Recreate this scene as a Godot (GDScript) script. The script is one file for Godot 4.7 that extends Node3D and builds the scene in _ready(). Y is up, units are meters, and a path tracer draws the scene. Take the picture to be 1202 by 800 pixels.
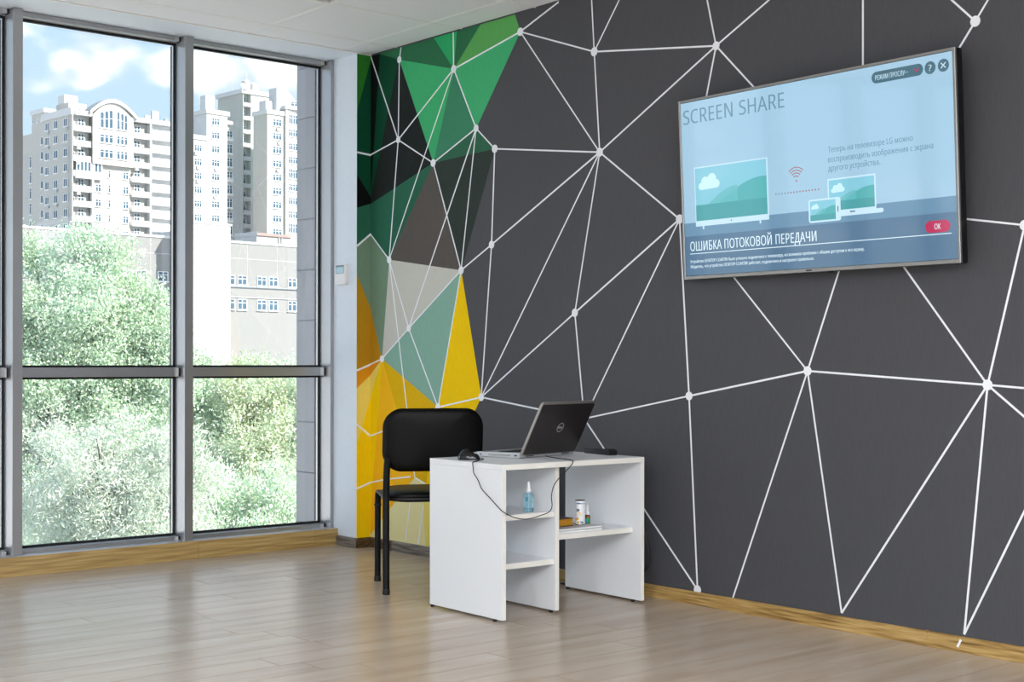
extends Node3D

# ------------------------------------------------------------------ numbers of the room (metres)
const H := 2.964          # ceiling height
const ROOM_X := 9.4       # wall behind the camera
const ROOM_Z := 8.5       # wall beside the camera
const STRIP := 0.1        # width of the mural's return beside the window
const WALL_X := -0.25     # inner face of the window mullions
const BAY := 0.985        # distance between mullions
const EYE := Vector3(7.026, 1.12, 4.847)
const YAW := 0.70426
const GROUND := -7.5

var M := {}
var names := {}
var boxes := {}
var rng := RandomNumberGenerator.new()


func _ready() -> void:
	rng.seed = 7
	# ---------------------------------------------------------------- camera
	var cam := Camera3D.new()
	cam.name = "camera"
	add_child(cam)
	var fw := Vector3(-cos(YAW), 0, -sin(YAW))
	var rt := Vector3(sin(YAW), 0, -cos(YAW))
	var up := Vector3.UP
	var roll := 0.00144
	cam.transform = Transform3D(Basis(rt * cos(roll) + up * sin(roll), up * cos(roll) - rt * sin(roll), -fw), EYE)
	cam.near = 0.1
	cam.far = 1500.0
	cam.projection = Camera3D.PROJECTION_FRUSTUM
	cam.size = 0.1 * 800.0 / 1649.6
	cam.frustum_offset = Vector2(0, 0.1 * 23.9 / 1649.6)
	cam.current = true
	# ---------------------------------------------------------------- sky, exposure
	var we := WorldEnvironment.new()
	we.name = "world_environment"
	var env := Environment.new()
	env.background_mode = Environment.BG_SKY
	var sky := Sky.new()
	var pano := PanoramaSkyMaterial.new()
	pano.panorama = sky_picture()
	sky.sky_material = pano
	env.sky = sky
	env.tonemap_mode = Environment.TONE_MAPPER_LINEAR
	env.tonemap_exposure = 2.4
	env.background_energy_multiplier = 1.0
	env.sdfgi_enabled = true
	env.ssao_enabled = true
	env.ssil_enabled = true
	we.environment = env
	add_child(we)
	# ---------------------------------------------------------------- sun
	var sun := DirectionalLight3D.new()
	sun.name = "sun"
	sun.light_color = Color(1.0, 0.97, 0.91)
	sun.light_energy = 1.7
	sun.light_angular_distance = 0.5
	sun.shadow_enabled = true
	sun.sky_mode = DirectionalLight3D.SKY_MODE_LIGHT_ONLY
	var to_sun := Vector3(0.72, 0.62, -0.45).normalized()
	sun.transform = Transform3D(Basis.looking_at(-to_sun), Vector3(0, 20, 0))
	add_child(sun)
	# ---------------------------------------------------------------- materials, room lamps, structure, things
	materials()
	ceiling_lamps()
	floor_and_ceiling()
	walls()
	windows()
	mural()
	baseboards()
	television()
	desk()
	chair()
	laptop()
	desk_things()
	thermostat()
	outdoors()


# ================================================================== helpers
func numbered(called: String) -> String:
	var n: int = names.get(called, 0)
	names[called] = n + 1
	return called if n == 0 else "%s_%03d" % [called, n]


func thing(called: String, label: String, category: String, at := Vector3.ZERO, turn := 0.0, group := "") -> Node3D:
	var o := Node3D.new()
	o.name = numbered(called)
	add_child(o, true)
	o.position = at
	o.rotation.y = turn
	tag(o, label, category, group)
	return o


func tag(o: Node3D, label: String, category := "", group := "") -> void:
	o.set_meta("label", label)
	if category:
		o.set_meta("category", category)
	if group:
		o.set_meta("group", group)


func struct(called: String, label: String, category: String) -> Node3D:
	var o := Node3D.new()
	o.name = called
	add_child(o, true)
	o.set_meta("kind", "structure")
	tag(o, label, category)
	return o


func part(called: String, mesh: Mesh, mat: Material, parent: Node3D, at := Vector3.ZERO, basis := Basis.IDENTITY) -> MeshInstance3D:
	var o := MeshInstance3D.new()
	o.name = called
	o.mesh = mesh
	o.material_override = mat
	o.transform = Transform3D(basis, at)
	parent.add_child(o, true)
	return o


func tri(st: SurfaceTool, a: Vector3, b: Vector3, c: Vector3, out: Vector3) -> void:
	var n := (a - c).cross(a - b)
	if n.dot(out) < 0.0:
		var t := b
		b = c
		c = t
		n = -n
	n = n.normalized()
	for p in [a, b, c]:
		st.set_normal(n)
		st.add_vertex(p)


func quad(st: SurfaceTool, a: Vector3, b: Vector3, c: Vector3, d: Vector3, out: Vector3) -> void:
	tri(st, a, b, c, out)
	tri(st, a, c, d, out)


func begin() -> SurfaceTool:
	var st := SurfaceTool.new()
	st.begin(Mesh.PRIMITIVE_TRIANGLES)
	return st


# a box with chamfered edges, added to a SurfaceTool
func add_box(st: SurfaceTool, c: Vector3, s: Vector3, bev := 0.0) -> void:
	var h := s / 2.0
	var b := minf(bev, minf(h.x, minf(h.y, h.z)) * 0.9)
	for ax in 3:
		var u := (ax + 1) % 3
		var v := (ax + 2) % 3
		for sg in [-1.0, 1.0]:
			var q := []
			for k in [[-1, -1], [1, -1], [1, 1], [-1, 1]]:
				var p := Vector3.ZERO
				p[ax] = sg * h[ax]
				p[u] = k[0] * (h[u] - b)
				p[v] = k[1] * (h[v] - b)
				q.append(c + p)
			var o := Vector3.ZERO
			o[ax] = sg
			quad(st, q[0], q[1], q[2], q[3], o)
	if b <= 0.0:
		return
	for ax in 3:
		var u := (ax + 1) % 3
		var v := (ax + 2) % 3
		for su in [-1.0, 1.0]:
			for sv in [-1.0, 1.0]:
				var q := []
				for k in [[-1, 0], [1, 0], [1, 1], [-1, 1]]:
					var p := Vector3.ZERO
					p[ax] = k[0] * (h[ax] - b)
					p[u] = su * (h[u] - (b if k[1] == 1 else 0.0))
					p[v] = sv * (h[v] - (0.0 if k[1] == 1 else b))
					q.append(c + p)
				var o := Vector3.ZERO
				o[u] = su
				o[v] = sv
				quad(st, q[0], q[1], q[2], q[3], o)
	for sx in [-1.0, 1.0]:
		for sy in [-1.0, 1.0]:
			for sz in [-1.0, 1.0]:
				var o := Vector3(sx, sy, sz)
				tri(st, c + o * (h - Vector3(0, b, b)), c + o * (h - Vector3(b, 0, b)), c + o * (h - Vector3(b, b, 0)), o)


func box(s: Vector3, bev := 0.0) -> Mesh:
	var key := "%.4v %.4f" % [s, bev]
	if not boxes.has(key):
		var st := begin()
		add_box(st, Vector3.ZERO, s, bev)
		boxes[key] = st.commit()
	return boxes[key]


# a box given by its limits
func slab(called: String, mat: Material, parent: Node3D, lo: Vector3, hi: Vector3, bev := 0.0) -> MeshInstance3D:
	return part(called, box(hi - lo, bev), mat, parent, (lo + hi) / 2.0)


# a flat outline in x,y pulled from z0 to z1
func prism(outline: PackedVector2Array, z0: float, z1: float) -> Mesh:
	var st := begin()
	add_prism(st, outline, z0, z1)
	return st.commit()


func add_prism(st: SurfaceTool, outline: PackedVector2Array, z0: float, z1: float) -> void:
	var idx := Geometry2D.triangulate_polygon(outline)
	for k in range(0, idx.size(), 3):
		var a := outline[idx[k]]
		var b := outline[idx[k + 1]]
		var c := outline[idx[k + 2]]
		tri(st, Vector3(a.x, a.y, z1), Vector3(b.x, b.y, z1), Vector3(c.x, c.y, z1), Vector3.BACK)
		tri(st, Vector3(a.x, a.y, z0), Vector3(b.x, b.y, z0), Vector3(c.x, c.y, z0), Vector3.FORWARD)
	var turn := -1.0 if Geometry2D.is_polygon_clockwise(outline) else 1.0
	for k in outline.size():
		var a := outline[k]
		var b := outline[(k + 1) % outline.size()]
		var o := Vector3(b.y - a.y, a.x - b.x, 0) * turn
		quad(st, Vector3(a.x, a.y, z0), Vector3(b.x, b.y, z0), Vector3(b.x, b.y, z1), Vector3(a.x, a.y, z1), o)


# turned profile round the y axis; each section of the profile is shaded smoothly
func lathe(sections: Array, seg := 24) -> Mesh:
	var st := begin()
	var group := 0
	for prof in sections:
		st.set_smooth_group(group)
		group += 1
		for k in prof.size() - 1:
			var p: Vector2 = prof[k]
			var q: Vector2 = prof[k + 1]
			for i in seg:
				var a := TAU * i / seg
				var b := TAU * (i + 1) / seg
				var v := [Vector3(p.x * cos(a), p.y, p.x * sin(a)), Vector3(p.x * cos(b), p.y, p.x * sin(b)), Vector3(q.x * cos(b), q.y, q.x * sin(b)), Vector3(q.x * cos(a), q.y, q.x * sin(a))]
				for t in [[0, 1, 2], [0, 2, 3]]:
					if v[t[0]].is_equal_approx(v[t[1]]) or v[t[1]].is_equal_approx(v[t[2]]) or v[t[0]].is_equal_approx(v[t[2]]):
						continue
					for n in t:
						st.add_vertex(v[n])
	st.generate_normals()
	return st.commit()


func disc(r: float, depth: float, seg := 24) -> PackedVector2Array:
	var out := PackedVector2Array()
	for i in seg:
		out.append(Vector2(cos(TAU * i / seg), sin(TAU * i / seg)) * r)
	return out


func rounded(w: float, h: float, r: float, steps := 6) -> PackedVector2Array:
	var out := PackedVector2Array()
	for k in 4:
		var c := Vector2((w / 2 - r) * (1 if k in [0, 3] else -1), (h / 2 - r) * (1 if k < 2 else -1))
		for i in steps + 1:
			var a := PI / 2 * (k + float(i) / steps)
			out.append(c + Vector2(cos(a), sin(a)) * r)
	return out


func moved(outline: PackedVector2Array, by: Vector2) -> PackedVector2Array:
	var out := PackedVector2Array()
	for p in outline:
		out.append(p + by)
	return out


func spline(points: Array, steps := 8) -> PackedVector3Array:
	var out := PackedVector3Array()
	for i in points.size() - 1:
		var p0: Vector3 = points[maxi(i - 1, 0)]
		var p1: Vector3 = points[i]
		var p2: Vector3 = points[i + 1]
		var p3: Vector3 = points[mini(i + 2, points.size() - 1)]
		for k in steps:
			out.append(p1.cubic_interpolate(p2, p0, p3, float(k) / steps))
	out.append(points[-1])
	return out


# round tube along points; radii may be one number or one per point; flat squashes the section
func add_tube(st: SurfaceTool, pts: PackedVector3Array, radius, seg := 8, side := Vector3.ZERO, flat := 1.0) -> void:
	var rings := []
	var u := side
	for i in pts.size():
		var d := (pts[mini(i + 1, pts.size() - 1)] - pts[maxi(i - 1, 0)]).normalized()
		if u == Vector3.ZERO:
			u = d.cross(Vector3.UP if absf(d.y) < 0.9 else Vector3.RIGHT).normalized()
		u = (u - d * u.dot(d)).normalized()
		var v := d.cross(u)
		var r: float = radius[i] if radius is Array else radius
		var ring := []
		for k in seg:
			var a := TAU * k / seg
			var o := u * cos(a) * r + v * sin(a) * r * flat
			ring.append([pts[i] + o, (u * cos(a) * flat + v * sin(a)).normalized()])
		rings.append(ring)
	for i in pts.size() - 1:
		for k in seg:
			var m := (k + 1) % seg
			var c := [rings[i][k], rings[i][m], rings[i + 1][m], rings[i + 1][k]]
			var n: Vector3 = (c[0][0] - c[2][0]).cross(c[0][0] - c[1][0])
			var order := [0, 1, 2, 0, 2, 3] if n.dot(c[0][1]) > 0 else [0, 2, 1, 0, 3, 2]
			for j in order:
				st.set_normal(c[j][1])
				st.add_vertex(c[j][0])
	for e in [0, pts.size() - 1]:
		var out: Vector3 = pts[0] - pts[1] if e == 0 else pts[-1] - pts[-2]
		for k in range(1, seg - 1):
			tri(st, rings[e][0][0], rings[e][k][0], rings[e][k + 1][0], out)


func tube(pts: PackedVector3Array, radius, seg := 8, side := Vector3.ZERO, flat := 1.0) -> Mesh:
	var st := begin()
	add_tube(st, pts, radius, seg, side, flat)
	return st.commit()


func noise(freq: float, seed_: int, octaves := 4, kind := FastNoiseLite.TYPE_SIMPLEX_SMOOTH) -> FastNoiseLite:
	var n := FastNoiseLite.new()
	n.noise_type = kind
	n.frequency = freq
	n.seed = seed_
	n.fractal_octaves = octaves
	return n


func grain(stops: Array, freq: float, seed_: int, octaves := 4, kind := FastNoiseLite.TYPE_SIMPLEX_SMOOTH) -> NoiseTexture2D:
	var t := NoiseTexture2D.new()
	t.width = 512
	t.height = 512
	t.seamless = true
	t.noise = noise(freq, seed_, octaves, kind)
	var g := Gradient.new()
	var off := PackedFloat32Array()
	var col := PackedColorArray()
	for s in stops:
		off.append(s[0])
		col.append(s[1])
	g.offsets = off
	g.colors = col
	t.color_ramp = g
	return t


func mat(called: String, color: Color, rough := 0.6, metal := 0.0) -> StandardMaterial3D:
	var m := StandardMaterial3D.new()
	m.resource_name = called
	m.albedo_color = color
	m.roughness = rough
	m.metallic = metal
	M[called] = m
	return m


func grained(called: String, stops: Array, scale: Vector3, freq: float, seed_: int, rough := 0.6, octaves := 4) -> StandardMaterial3D:
	var m := mat(called, Color.WHITE, rough)
	var streaked := maxf(scale.x, maxf(scale.y, scale.z)) > 3.0 * minf(scale.x, minf(scale.y, scale.z))
	m.albedo_texture = grain(stops, freq, seed_, octaves, FastNoiseLite.TYPE_VALUE_CUBIC if streaked else FastNoiseLite.TYPE_SIMPLEX_SMOOTH)
	m.uv1_triplanar = true
	m.uv1_world_triplanar = true
	m.uv1_scale = scale
	return m


func c8(r: int, g: int, b: int) -> Color:
	return Color8(r, g, b)


# ================================================================== sky: blue air and cumulus, the same all round
func sky_picture() -> ImageTexture:
	var w := 4096
	var h := 2048
	var im := Image.create(w, h, false, Image.FORMAT_RGBF)
	im.fill(Color(0.3, 0.33, 0.34))
	var big := noise(3.6, 33, 4)
	var small := noise(14.0, 5, 4)
	var y := 0
	while y < h / 2:
		var step := 4 if y < 700 else 1
		var el := PI / 2 - (y + 0.5 * step) / h * PI
		var s := sin(el)
		var c := cos(el)
		var base := Color(0.33, 0.43, 0.48).lerp(Color(0.16, 0.28, 0.46), pow(s, 0.6))
		# cumulus gathers in a bank some ten degrees above the horizon, all round
		var bank := 0.22 * exp(-pow((rad_to_deg(el) - 11.0) / 1.2, 2.0)) + 0.22 * exp(-pow(rad_to_deg(el) / 6.0, 2.0))
		var x := 0
		while x < w:
			var a := ((x + 0.5 * step) / w - 0.5) * TAU
			var d := Vector3(sin(a) * c, s * 1.8, -cos(a) * c)
			var f := small.get_noise_3dv(d)
			var n := big.get_noise_3dv(d) + 0.30 * f + bank - 0.13
			var cover := smoothstep(-0.03, 0.12, n)
			var lit := smoothstep(-0.25, 0.3, small.get_noise_3dv(d + Vector3(0.02, 0.09, 0)) + n * 0.5)
			var cloud := Color(0.33, 0.40, 0.46).lerp(Color(0.62, 0.64, 0.66), lit)
			var col := base.lerp(cloud, cover)
			if step == 1:
				im.set_pixel(x, y, col)
			else:
				im.fill_rect(Rect2i(x, y, step, step), col)
			x += step
		y += step
	return ImageTexture.create_from_image(im)


# ================================================================== materials
func materials() -> void:
	# floor planks: grey-tan laminate, five boards
	var tones := [[0.0, 0], [1.0, 2], [2.0, -3], [3.0, 1], [4.0, -1]]
	for t in tones:
		var k: int = t[1]
		var m := grained("plank_%d" % int(t[0]), [[0.0, c8(174 + k, 156 + k, 137 + k)], [0.42, c8(185 + k, 168 + k, 150 + k)], [0.6, c8(188 + k, 172 + k, 154 + k)], [1.0, c8(194 + k, 179 + k, 162 + k)]], Vector3(2.6, 2.6, 0.34), 0.012, 11 + int(t[0]), 0.27, 5)
		m.uv1_offset = Vector3(0.37 * t[0], 0.1, 0.21 * t[0])
		m.metallic_specular = 0.48
	mat("plank_bed", c8(150, 130, 108), 0.95).metallic_specular = 0.1
	# walls and ceiling
	var w := grained("plaster", [[0.0, c8(221, 228, 236)], [1.0, c8(224, 231, 238)]], Vector3(1.3, 1.3, 1.3), 0.03, 3, 0.75)
	w.heightmap_enabled = false
	grained("ceiling_panel", [[0.0, c8(222, 224, 226)], [0.45, c8(235, 236, 238)], [1.0, c8(240, 241, 242)]], Vector3(3, 3, 3), 0.09, 4, 0.9, 3)
	mat("ceiling_rail", c8(236, 234, 230), 0.5)
	grained("charcoal", [[0.0, c8(73, 73, 77)], [0.5, c8(76, 76, 80)], [1.0, c8(79, 79, 83)]], Vector3(9, 1.1, 9), 0.05, 8, 0.66, 5).metallic_specular = 0.35
	var paint := {"black": c8(12, 15, 14), "dark_green": c8(9, 70, 45), "green": c8(47, 112, 76), "jade2": c8(40, 92, 64), "jade": c8(46, 172, 106), "leaf": c8(94, 172, 92), "mint": c8(70, 182, 120), "mint2": c8(66, 182, 116), "teal": c8(64, 138, 104), "deep": c8(50, 104, 78), "night": c8(32, 37, 35), "slate": c8(52, 61, 56), "taupe": c8(92, 86, 81), "pine": c8(44, 102, 78), "stone": c8(204, 203, 192), "sage": c8(118, 146, 122), "aqua": c8(136, 178, 160), "gold": c8(252, 206, 0), "ochre": c8(190, 138, 24), "orange": c8(226, 150, 24), "straw": c8(246, 220, 106), "yellow": c8(255, 214, 8), "amber": c8(252, 188, 26), "mustard": c8(228, 180, 6), "cream": c8(238, 228, 168), "butter": c8(240, 218, 112), "forest": c8(44, 122, 40)}
	for k in paint:
		var p: Color = paint[k]
		grained("paint_" + k, [[0.0, p.darkened(0.035)], [1.0, p.lightened(0.03)]], Vector3(7, 1.4, 7), 0.05, 40, 0.75, 4).metallic_specular = 0.22
	mat("white_tape", c8(240, 241, 245), 0.5)
	# wood of the skirting
	grained("oak", [[0.0, c8(84, 60, 30)], [0.35, c8(140, 108, 56)], [0.55, c8(168, 134, 76)], [0.8, c8(188, 156, 98)], [1.0, c8(200, 172, 120)]], Vector3(0.5, 9, 0.5), 0.03, 17, 0.5, 5)
	grained("oak_long", [[0.0, c8(134, 106, 60)], [0.4, c8(168, 138, 84)], [0.65, c8(186, 156, 100)], [1.0, c8(200, 174, 124)]], Vector3(0.4, 8, 0.4), 0.03, 18, 0.5, 5)
	grained("grey_oak", [[0.0, c8(62, 56, 50)], [0.45, c8(112, 104, 96)], [1.0, c8(150, 142, 134)]], Vector3(0.6, 9, 0.6), 0.03, 19, 0.5, 5)
	grained("brown_oak", [[0.0, c8(40, 28, 14)], [0.5, c8(92, 70, 40)], [1.0, c8(128, 100, 62)]], Vector3(3.5, 12, 3.5), 0.03, 20, 0.5, 5)
	# window metal, rubber and glass
	mat("aluminium", c8(172, 172, 174), 0.34, 0.75)
	mat("aluminium_light", c8(206, 206, 206), 0.3, 0.75)
	mat("rubber", c8(16, 17, 20), 0.6)
	var g := mat("glass", Color(0.93, 0.98, 0.98, 0.04), 0.02)
	g.transparency = BaseMaterial3D.TRANSPARENCY_ALPHA
	grained("granite", [[0.0, c8(120, 118, 122)], [0.5, c8(138, 136, 140)], [1.0, c8(152, 150, 154)]], Vector3(5, 5, 5), 0.2, 30, 0.35, 3)
	# furniture
	var d := mat("white_board", c8(234, 235, 237), 0.42)
	d.metallic_specular = 0.45
	mat("board_edge", c8(238, 235, 226), 0.45)
	mat("foot_black", c8(24, 24, 24), 0.6)
	var l := grained("black_vinyl", [[0.0, c8(6, 5, 5)], [1.0, c8(11, 10, 10)]], Vector3(20, 20, 20), 0.08, 33, 0.45)
	l.metallic_specular = 0.3
	mat("black_steel", c8(9, 9, 10), 0.45).metallic_specular = 0.32
	mat("black_shell", c8(17, 17, 18), 0.5)
	mat("silver_plastic", c8(200, 202, 205), 0.35, 0.4)
	mat("rim_metal", c8(172, 166, 160), 0.32, 0.7)
	mat("dark_lid", c8(44, 39, 38), 0.36, 0.3)
	mat("emblem_metal", c8(196, 196, 196), 0.3, 0.6)
	mat("screen_off", c8(12, 13, 15), 0.12)
	mat("gloss_black", c8(14, 15, 17), 0.16)
	mat("remote_black", c8(18, 18, 19), 0.45)
	mat("cable_black", c8(20, 20, 21), 0.5)
	mat("tv_bezel", c8(150, 147, 143), 0.32, 0.7)
	mat("tv_body", c8(10, 10, 11), 0.4)
	mat("cap_white", c8(240, 242, 244), 0.35)
	mat("paper", c8(232, 232, 230), 0.7)
	mat("paper_dark", c8(196, 195, 198), 0.45)
	mat("book_cover", c8(84, 70, 62), 0.6)
	grained("book_pages", [[0.0, c8(160, 104, 10)], [1.0, c8(206, 150, 34)]], Vector3(2, 60, 2), 0.05, 44, 0.7)
	mat("can_white", c8(236, 237, 240), 0.35)
	mat("can_rim", c8(120, 118, 122), 0.3, 0.6)
	mat("print_blue", c8(20, 70, 130), 0.4)
	mat("print_cyan", c8(40, 140, 180), 0.4)
	mat("print_yellow", c8(242, 190, 30), 0.4)
	mat("print_grey", c8(120, 120, 130), 0.4)
	mat("print_green", c8(40, 150, 80), 0.4)
	var am := mat("amber_glass", c8(120, 72, 14), 0.12)
	am.metallic_specular = 0.5
	var bl := mat("blue_liquid", Color(0.74, 0.91, 0.96, 0.15), 0.05)
	bl.refraction_enabled = true
	bl.refraction_scale = 0.04
	bl.transparency = BaseMaterial3D.TRANSPARENCY_ALPHA
	mat("blue_print", c8(62, 132, 158), 0.4)
	mat("thermo_white", c8(232, 229, 229), 0.45)
	mat("thermo_dark", c8(110, 124, 134), 0.4)
	mat("thermo_lcd", c8(176, 206, 214), 0.2)
	mat("vent_grey", c8(214, 216, 218), 0.5)
	var lamp := mat("lamp_glow", c8(250, 248, 242), 0.5)
	lamp.emission_enabled = true
	lamp.emission = Color(1.0, 0.96, 0.9)
	lamp.emission_energy_multiplier = 0.8
	# the picture on the television
	var ui := {"sky_a": c8(150, 186, 208), "sky_b": c8(146, 186, 212), "band_a": c8(96, 134, 162), "band_b": c8(76, 108, 136), "ink": c8(96, 134, 154), "ink_soft": c8(104, 138, 158), "white": c8(212, 232, 240), "pill": c8(58, 96, 112), "red": c8(176, 30, 78), "wifi": c8(150, 96, 92), "icon_sky": c8(122, 186, 204), "icon_far": c8(98, 174, 180), "icon_hill": c8(74, 162, 164), "icon_ground": c8(64, 148, 152), "icon_frame": c8(186, 214, 228), "cloud": c8(186, 222, 232)}
	for k in ui:
		var m := mat("tv_screen_" + k, c8(8, 8, 9), 0.06)
		m.metallic_specular = 0.75
		m.emission_enabled = true
		m.emission = ui[k]
		m.emission_energy_multiplier = 0.5
	# out of doors
	var cr := grained("render_cream", [[0.0, c8(172, 171, 167)], [1.0, c8(180, 179, 175)]], Vector3(0.1, 0.1, 0.1), 0.05, 50, 0.85)
	cr.metallic_specular = 0.2
	mat("render_white", c8(190, 192, 194), 0.85)
	grained("render_grey", [[0.0, c8(116, 118, 120)], [0.5, c8(124, 126, 128)], [1.0, c8(131, 133, 135)]], Vector3(0.16, 0.07, 0.16), 0.06, 51, 0.85)
	mat("roof_dark", c8(128, 136, 144), 0.8)
	mat("roof_brown", c8(150, 130, 128), 0.8)
	mat("far_pane", c8(60, 86, 106), 0.3).metallic_specular = 0.2
	mat("far_frame", c8(236, 240, 242), 0.6)
	mat("far_unit", c8(168, 170, 172), 0.6)
	mat("far_door", c8(120, 116, 118), 0.6)
	grained("ground", [[0.0, c8(206, 208, 209)], [1.0, c8(222, 224, 226)]], Vector3(0.05, 0.05, 0.05), 0.03, 60, 0.95)
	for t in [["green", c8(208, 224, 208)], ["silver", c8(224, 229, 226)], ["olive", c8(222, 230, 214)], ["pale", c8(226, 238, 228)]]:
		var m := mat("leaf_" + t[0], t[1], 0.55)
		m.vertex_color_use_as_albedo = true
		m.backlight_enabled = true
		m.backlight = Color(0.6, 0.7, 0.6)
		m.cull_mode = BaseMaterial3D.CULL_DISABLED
	grained("bark", [[0.0, c8(84, 78, 72)], [1.0, c8(136, 130, 124)]], Vector3(4, 0.8, 4), 0.06, 61, 0.9)


# ================================================================== lamps of the room (all above and behind the picture)
func ceiling_lamps() -> void:
	var n := 0
	for p in [Vector2(5.536, 6.93), Vector2(7.396, 6.29), Vector2(8.636, 4.37), Vector2(6.156, 7.57), Vector2(8.636, 7.57), Vector2(7.396, 4.37), Vector2(8.636, 2.456)]:
		var t := thing("ceiling_lamp", "square white light panel set into the ceiling outside the picture", "ceiling lamp", Vector3(p.x, H - 0.012, p.y), 0.0, "ceiling light panels")
		part("housing", box(Vector3(0.6, 0.012, 0.6), 0.002), M.ceiling_rail, t, Vector3(0, 0.004, 0))
		part("diffuser", box(Vector3(0.56, 0.006, 0.56), 0.001), M.lamp_glow, t, Vector3(0, -0.004, 0))
		var a := AreaLight3D.new()
		a.name = "panel_light"
		a.area_size = Vector2(0.56, 0.56)
		a.light_color = Color(0.965, 0.98, 1.0)
		a.light_energy = 4.3
		a.shadow_enabled = true
		a.set("area_range", 20.0)
		a.set("area_attenuation", 2.0)
		a.transform = Transform3D(Basis.looking_at(Vector3.DOWN, Vector3.FORWARD), Vector3(0, -0.012, 0))
		t.add_child(a, true)
		n += 1


# ================================================================== floor and ceiling
func floor_and_ceiling() -> void:
	var f := struct("floor", "grey-tan laminate floor of long narrow boards", "floor")
	slab("subfloor", M.plank_bed, f, Vector3(-0.5, -0.16, -0.3), Vector3(ROOM_X + 0.2, -0.0004, ROOM_Z + 0.2))
	var wide := 0.155
	var long := 1.21
	var rest := begin()
	var r := RandomNumberGenerator.new()
	r.seed = 3
	var row := 0
	var x := 0.054 - 2 * wide
	while x < ROOM_X:
		var z := -r.randf_range(0.05, 1.0)
		if row % 3 == 1:
			z = -0.45 - r.randf() * 0.2
		while z < ROOM_Z:
			var z0 := maxf(z, 0.0)
			var z1 := minf(z + long, ROOM_Z)
			var x0 := maxf(x, -0.2)
			var x1 := minf(x + wide, ROOM_X)
			if x1 - x0 > 0.01 and z1 - z0 > 0.01:
				var c := Vector3((x0 + x1) / 2, -0.005, (z0 + z1) / 2)
				var s := Vector3(x1 - x0 - 0.0052, 0.01, z1 - z0 - 0.0042)
				if x < 5.4 and z < 3.9:
					part("floor_board", box(s, 0.0003), M["plank_%d" % r.randi_range(0, 4)], f, c)
				else:
					add_box(rest, c, s, 0.0008)
			z += long
		x += wide
		row += 1
	var o := part("floor_boards_beyond", rest.commit(), M.plank_1, f)
	o.set_meta("kind", "stuff")

	var ce := struct("ceiling", "white suspended ceiling of square panels with thin rails", "ceiling")
	slab("slab", M.plaster, ce, Vector3(-0.5, H + 0.03, -0.3), Vector3(ROOM_X + 0.2, H + 0.2, ROOM_Z + 0.2))
	slab("window_soffit", M.plaster, ce, Vector3(-0.46, H + 0.001, -0.1), Vector3(0.0, H + 0.03, ROOM_Z))
	part("edge_trim", box(Vector3(0.012, 0.012, ROOM_Z), 0.001), M.ceiling_rail, ce, Vector3(0.006, H + 0.0065, ROOM_Z / 2))
	var xs := [0.012]
	var zs := [0.0]
	for k in 16:
		xs.append(0.266 + 0.62 * k)
		zs.append(0.219 + 0.639 * k)
	var tiles := begin()
	for i in xs.size() - 1:
		for j in zs.size() - 1:
			var x0: float = xs[i]
			var x1: float = minf(xs[i + 1], ROOM_X)
			var z0: float = zs[j]
			var z1: float = minf(zs[j + 1], ROOM_Z)
			if x1 - x0 < 0.05 or z1 - z0 < 0.05 or (i == 2 and j == 2):
				continue
			var c := Vector3((x0 + x1) / 2, H + 0.012, (z0 + z1) / 2)
			var s := Vector3(x1 - x0 - 0.012, 0.016, z1 - z0 - 0.012)
			if x0 < 3.5 and z0 < 3.5:
				part("ceiling_panel", box(s, 0.003), M.ceiling_panel, ce, c)
			else:
				add_box(tiles, c, s, 0.003)
	o = part("ceiling_panels_beyond", tiles.commit(), M.ceiling_panel, ce)
	o.set_meta("kind", "stuff")
	for k in range(1, xs.size()):
		if xs[k] < ROOM_X:
			part("ceiling_rail", box(Vector3(0.012, 0.02, ROOM_Z), 0.002), M.ceiling_rail, ce, Vector3(xs[k], H + 0.0125, ROOM_Z / 2))
	for k in range(1, zs.size()):
		if zs[k] < ROOM_Z:
			part("ceiling_rail", box(Vector3(ROOM_X, 0.018, 0.012), 0.002), M.ceiling_rail, ce, Vector3(ROOM_X / 2, H + 0.0125, zs[k]))
	# the slatted grille at the top edge of the picture
	var g := thing("ceiling_grille", "grey slatted ventilation grille set into the white ceiling panels", "vent", Vector3(1.196, H, 1.178))
	var fr := begin()
	for s in [-1, 1]:
		add_box(fr, Vector3(0.291 * s, -0.003, 0), Vector3(0.024, 0.012, 0.607), 0.002)
		add_box(fr, Vector3(0, -0.003, 0.3015 * s), Vector3(0.558, 0.012, 0.024), 0.002)
	part("frame", fr.commit(), M.ceiling_rail, g)
	part("backing", box(Vector3(0.56, 0.004, 0.58)), M.vent_grey, g, Vector3(0, 0.022, 0))
	for k in 22:
		part("slat", box(Vector3(0.003, 0.02, 0.575), 0.0005), M.vent_grey, g, Vector3(-0.268 + 0.0255 * k, 0.006, 0), Basis(Vector3.BACK, 0.5))


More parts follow.
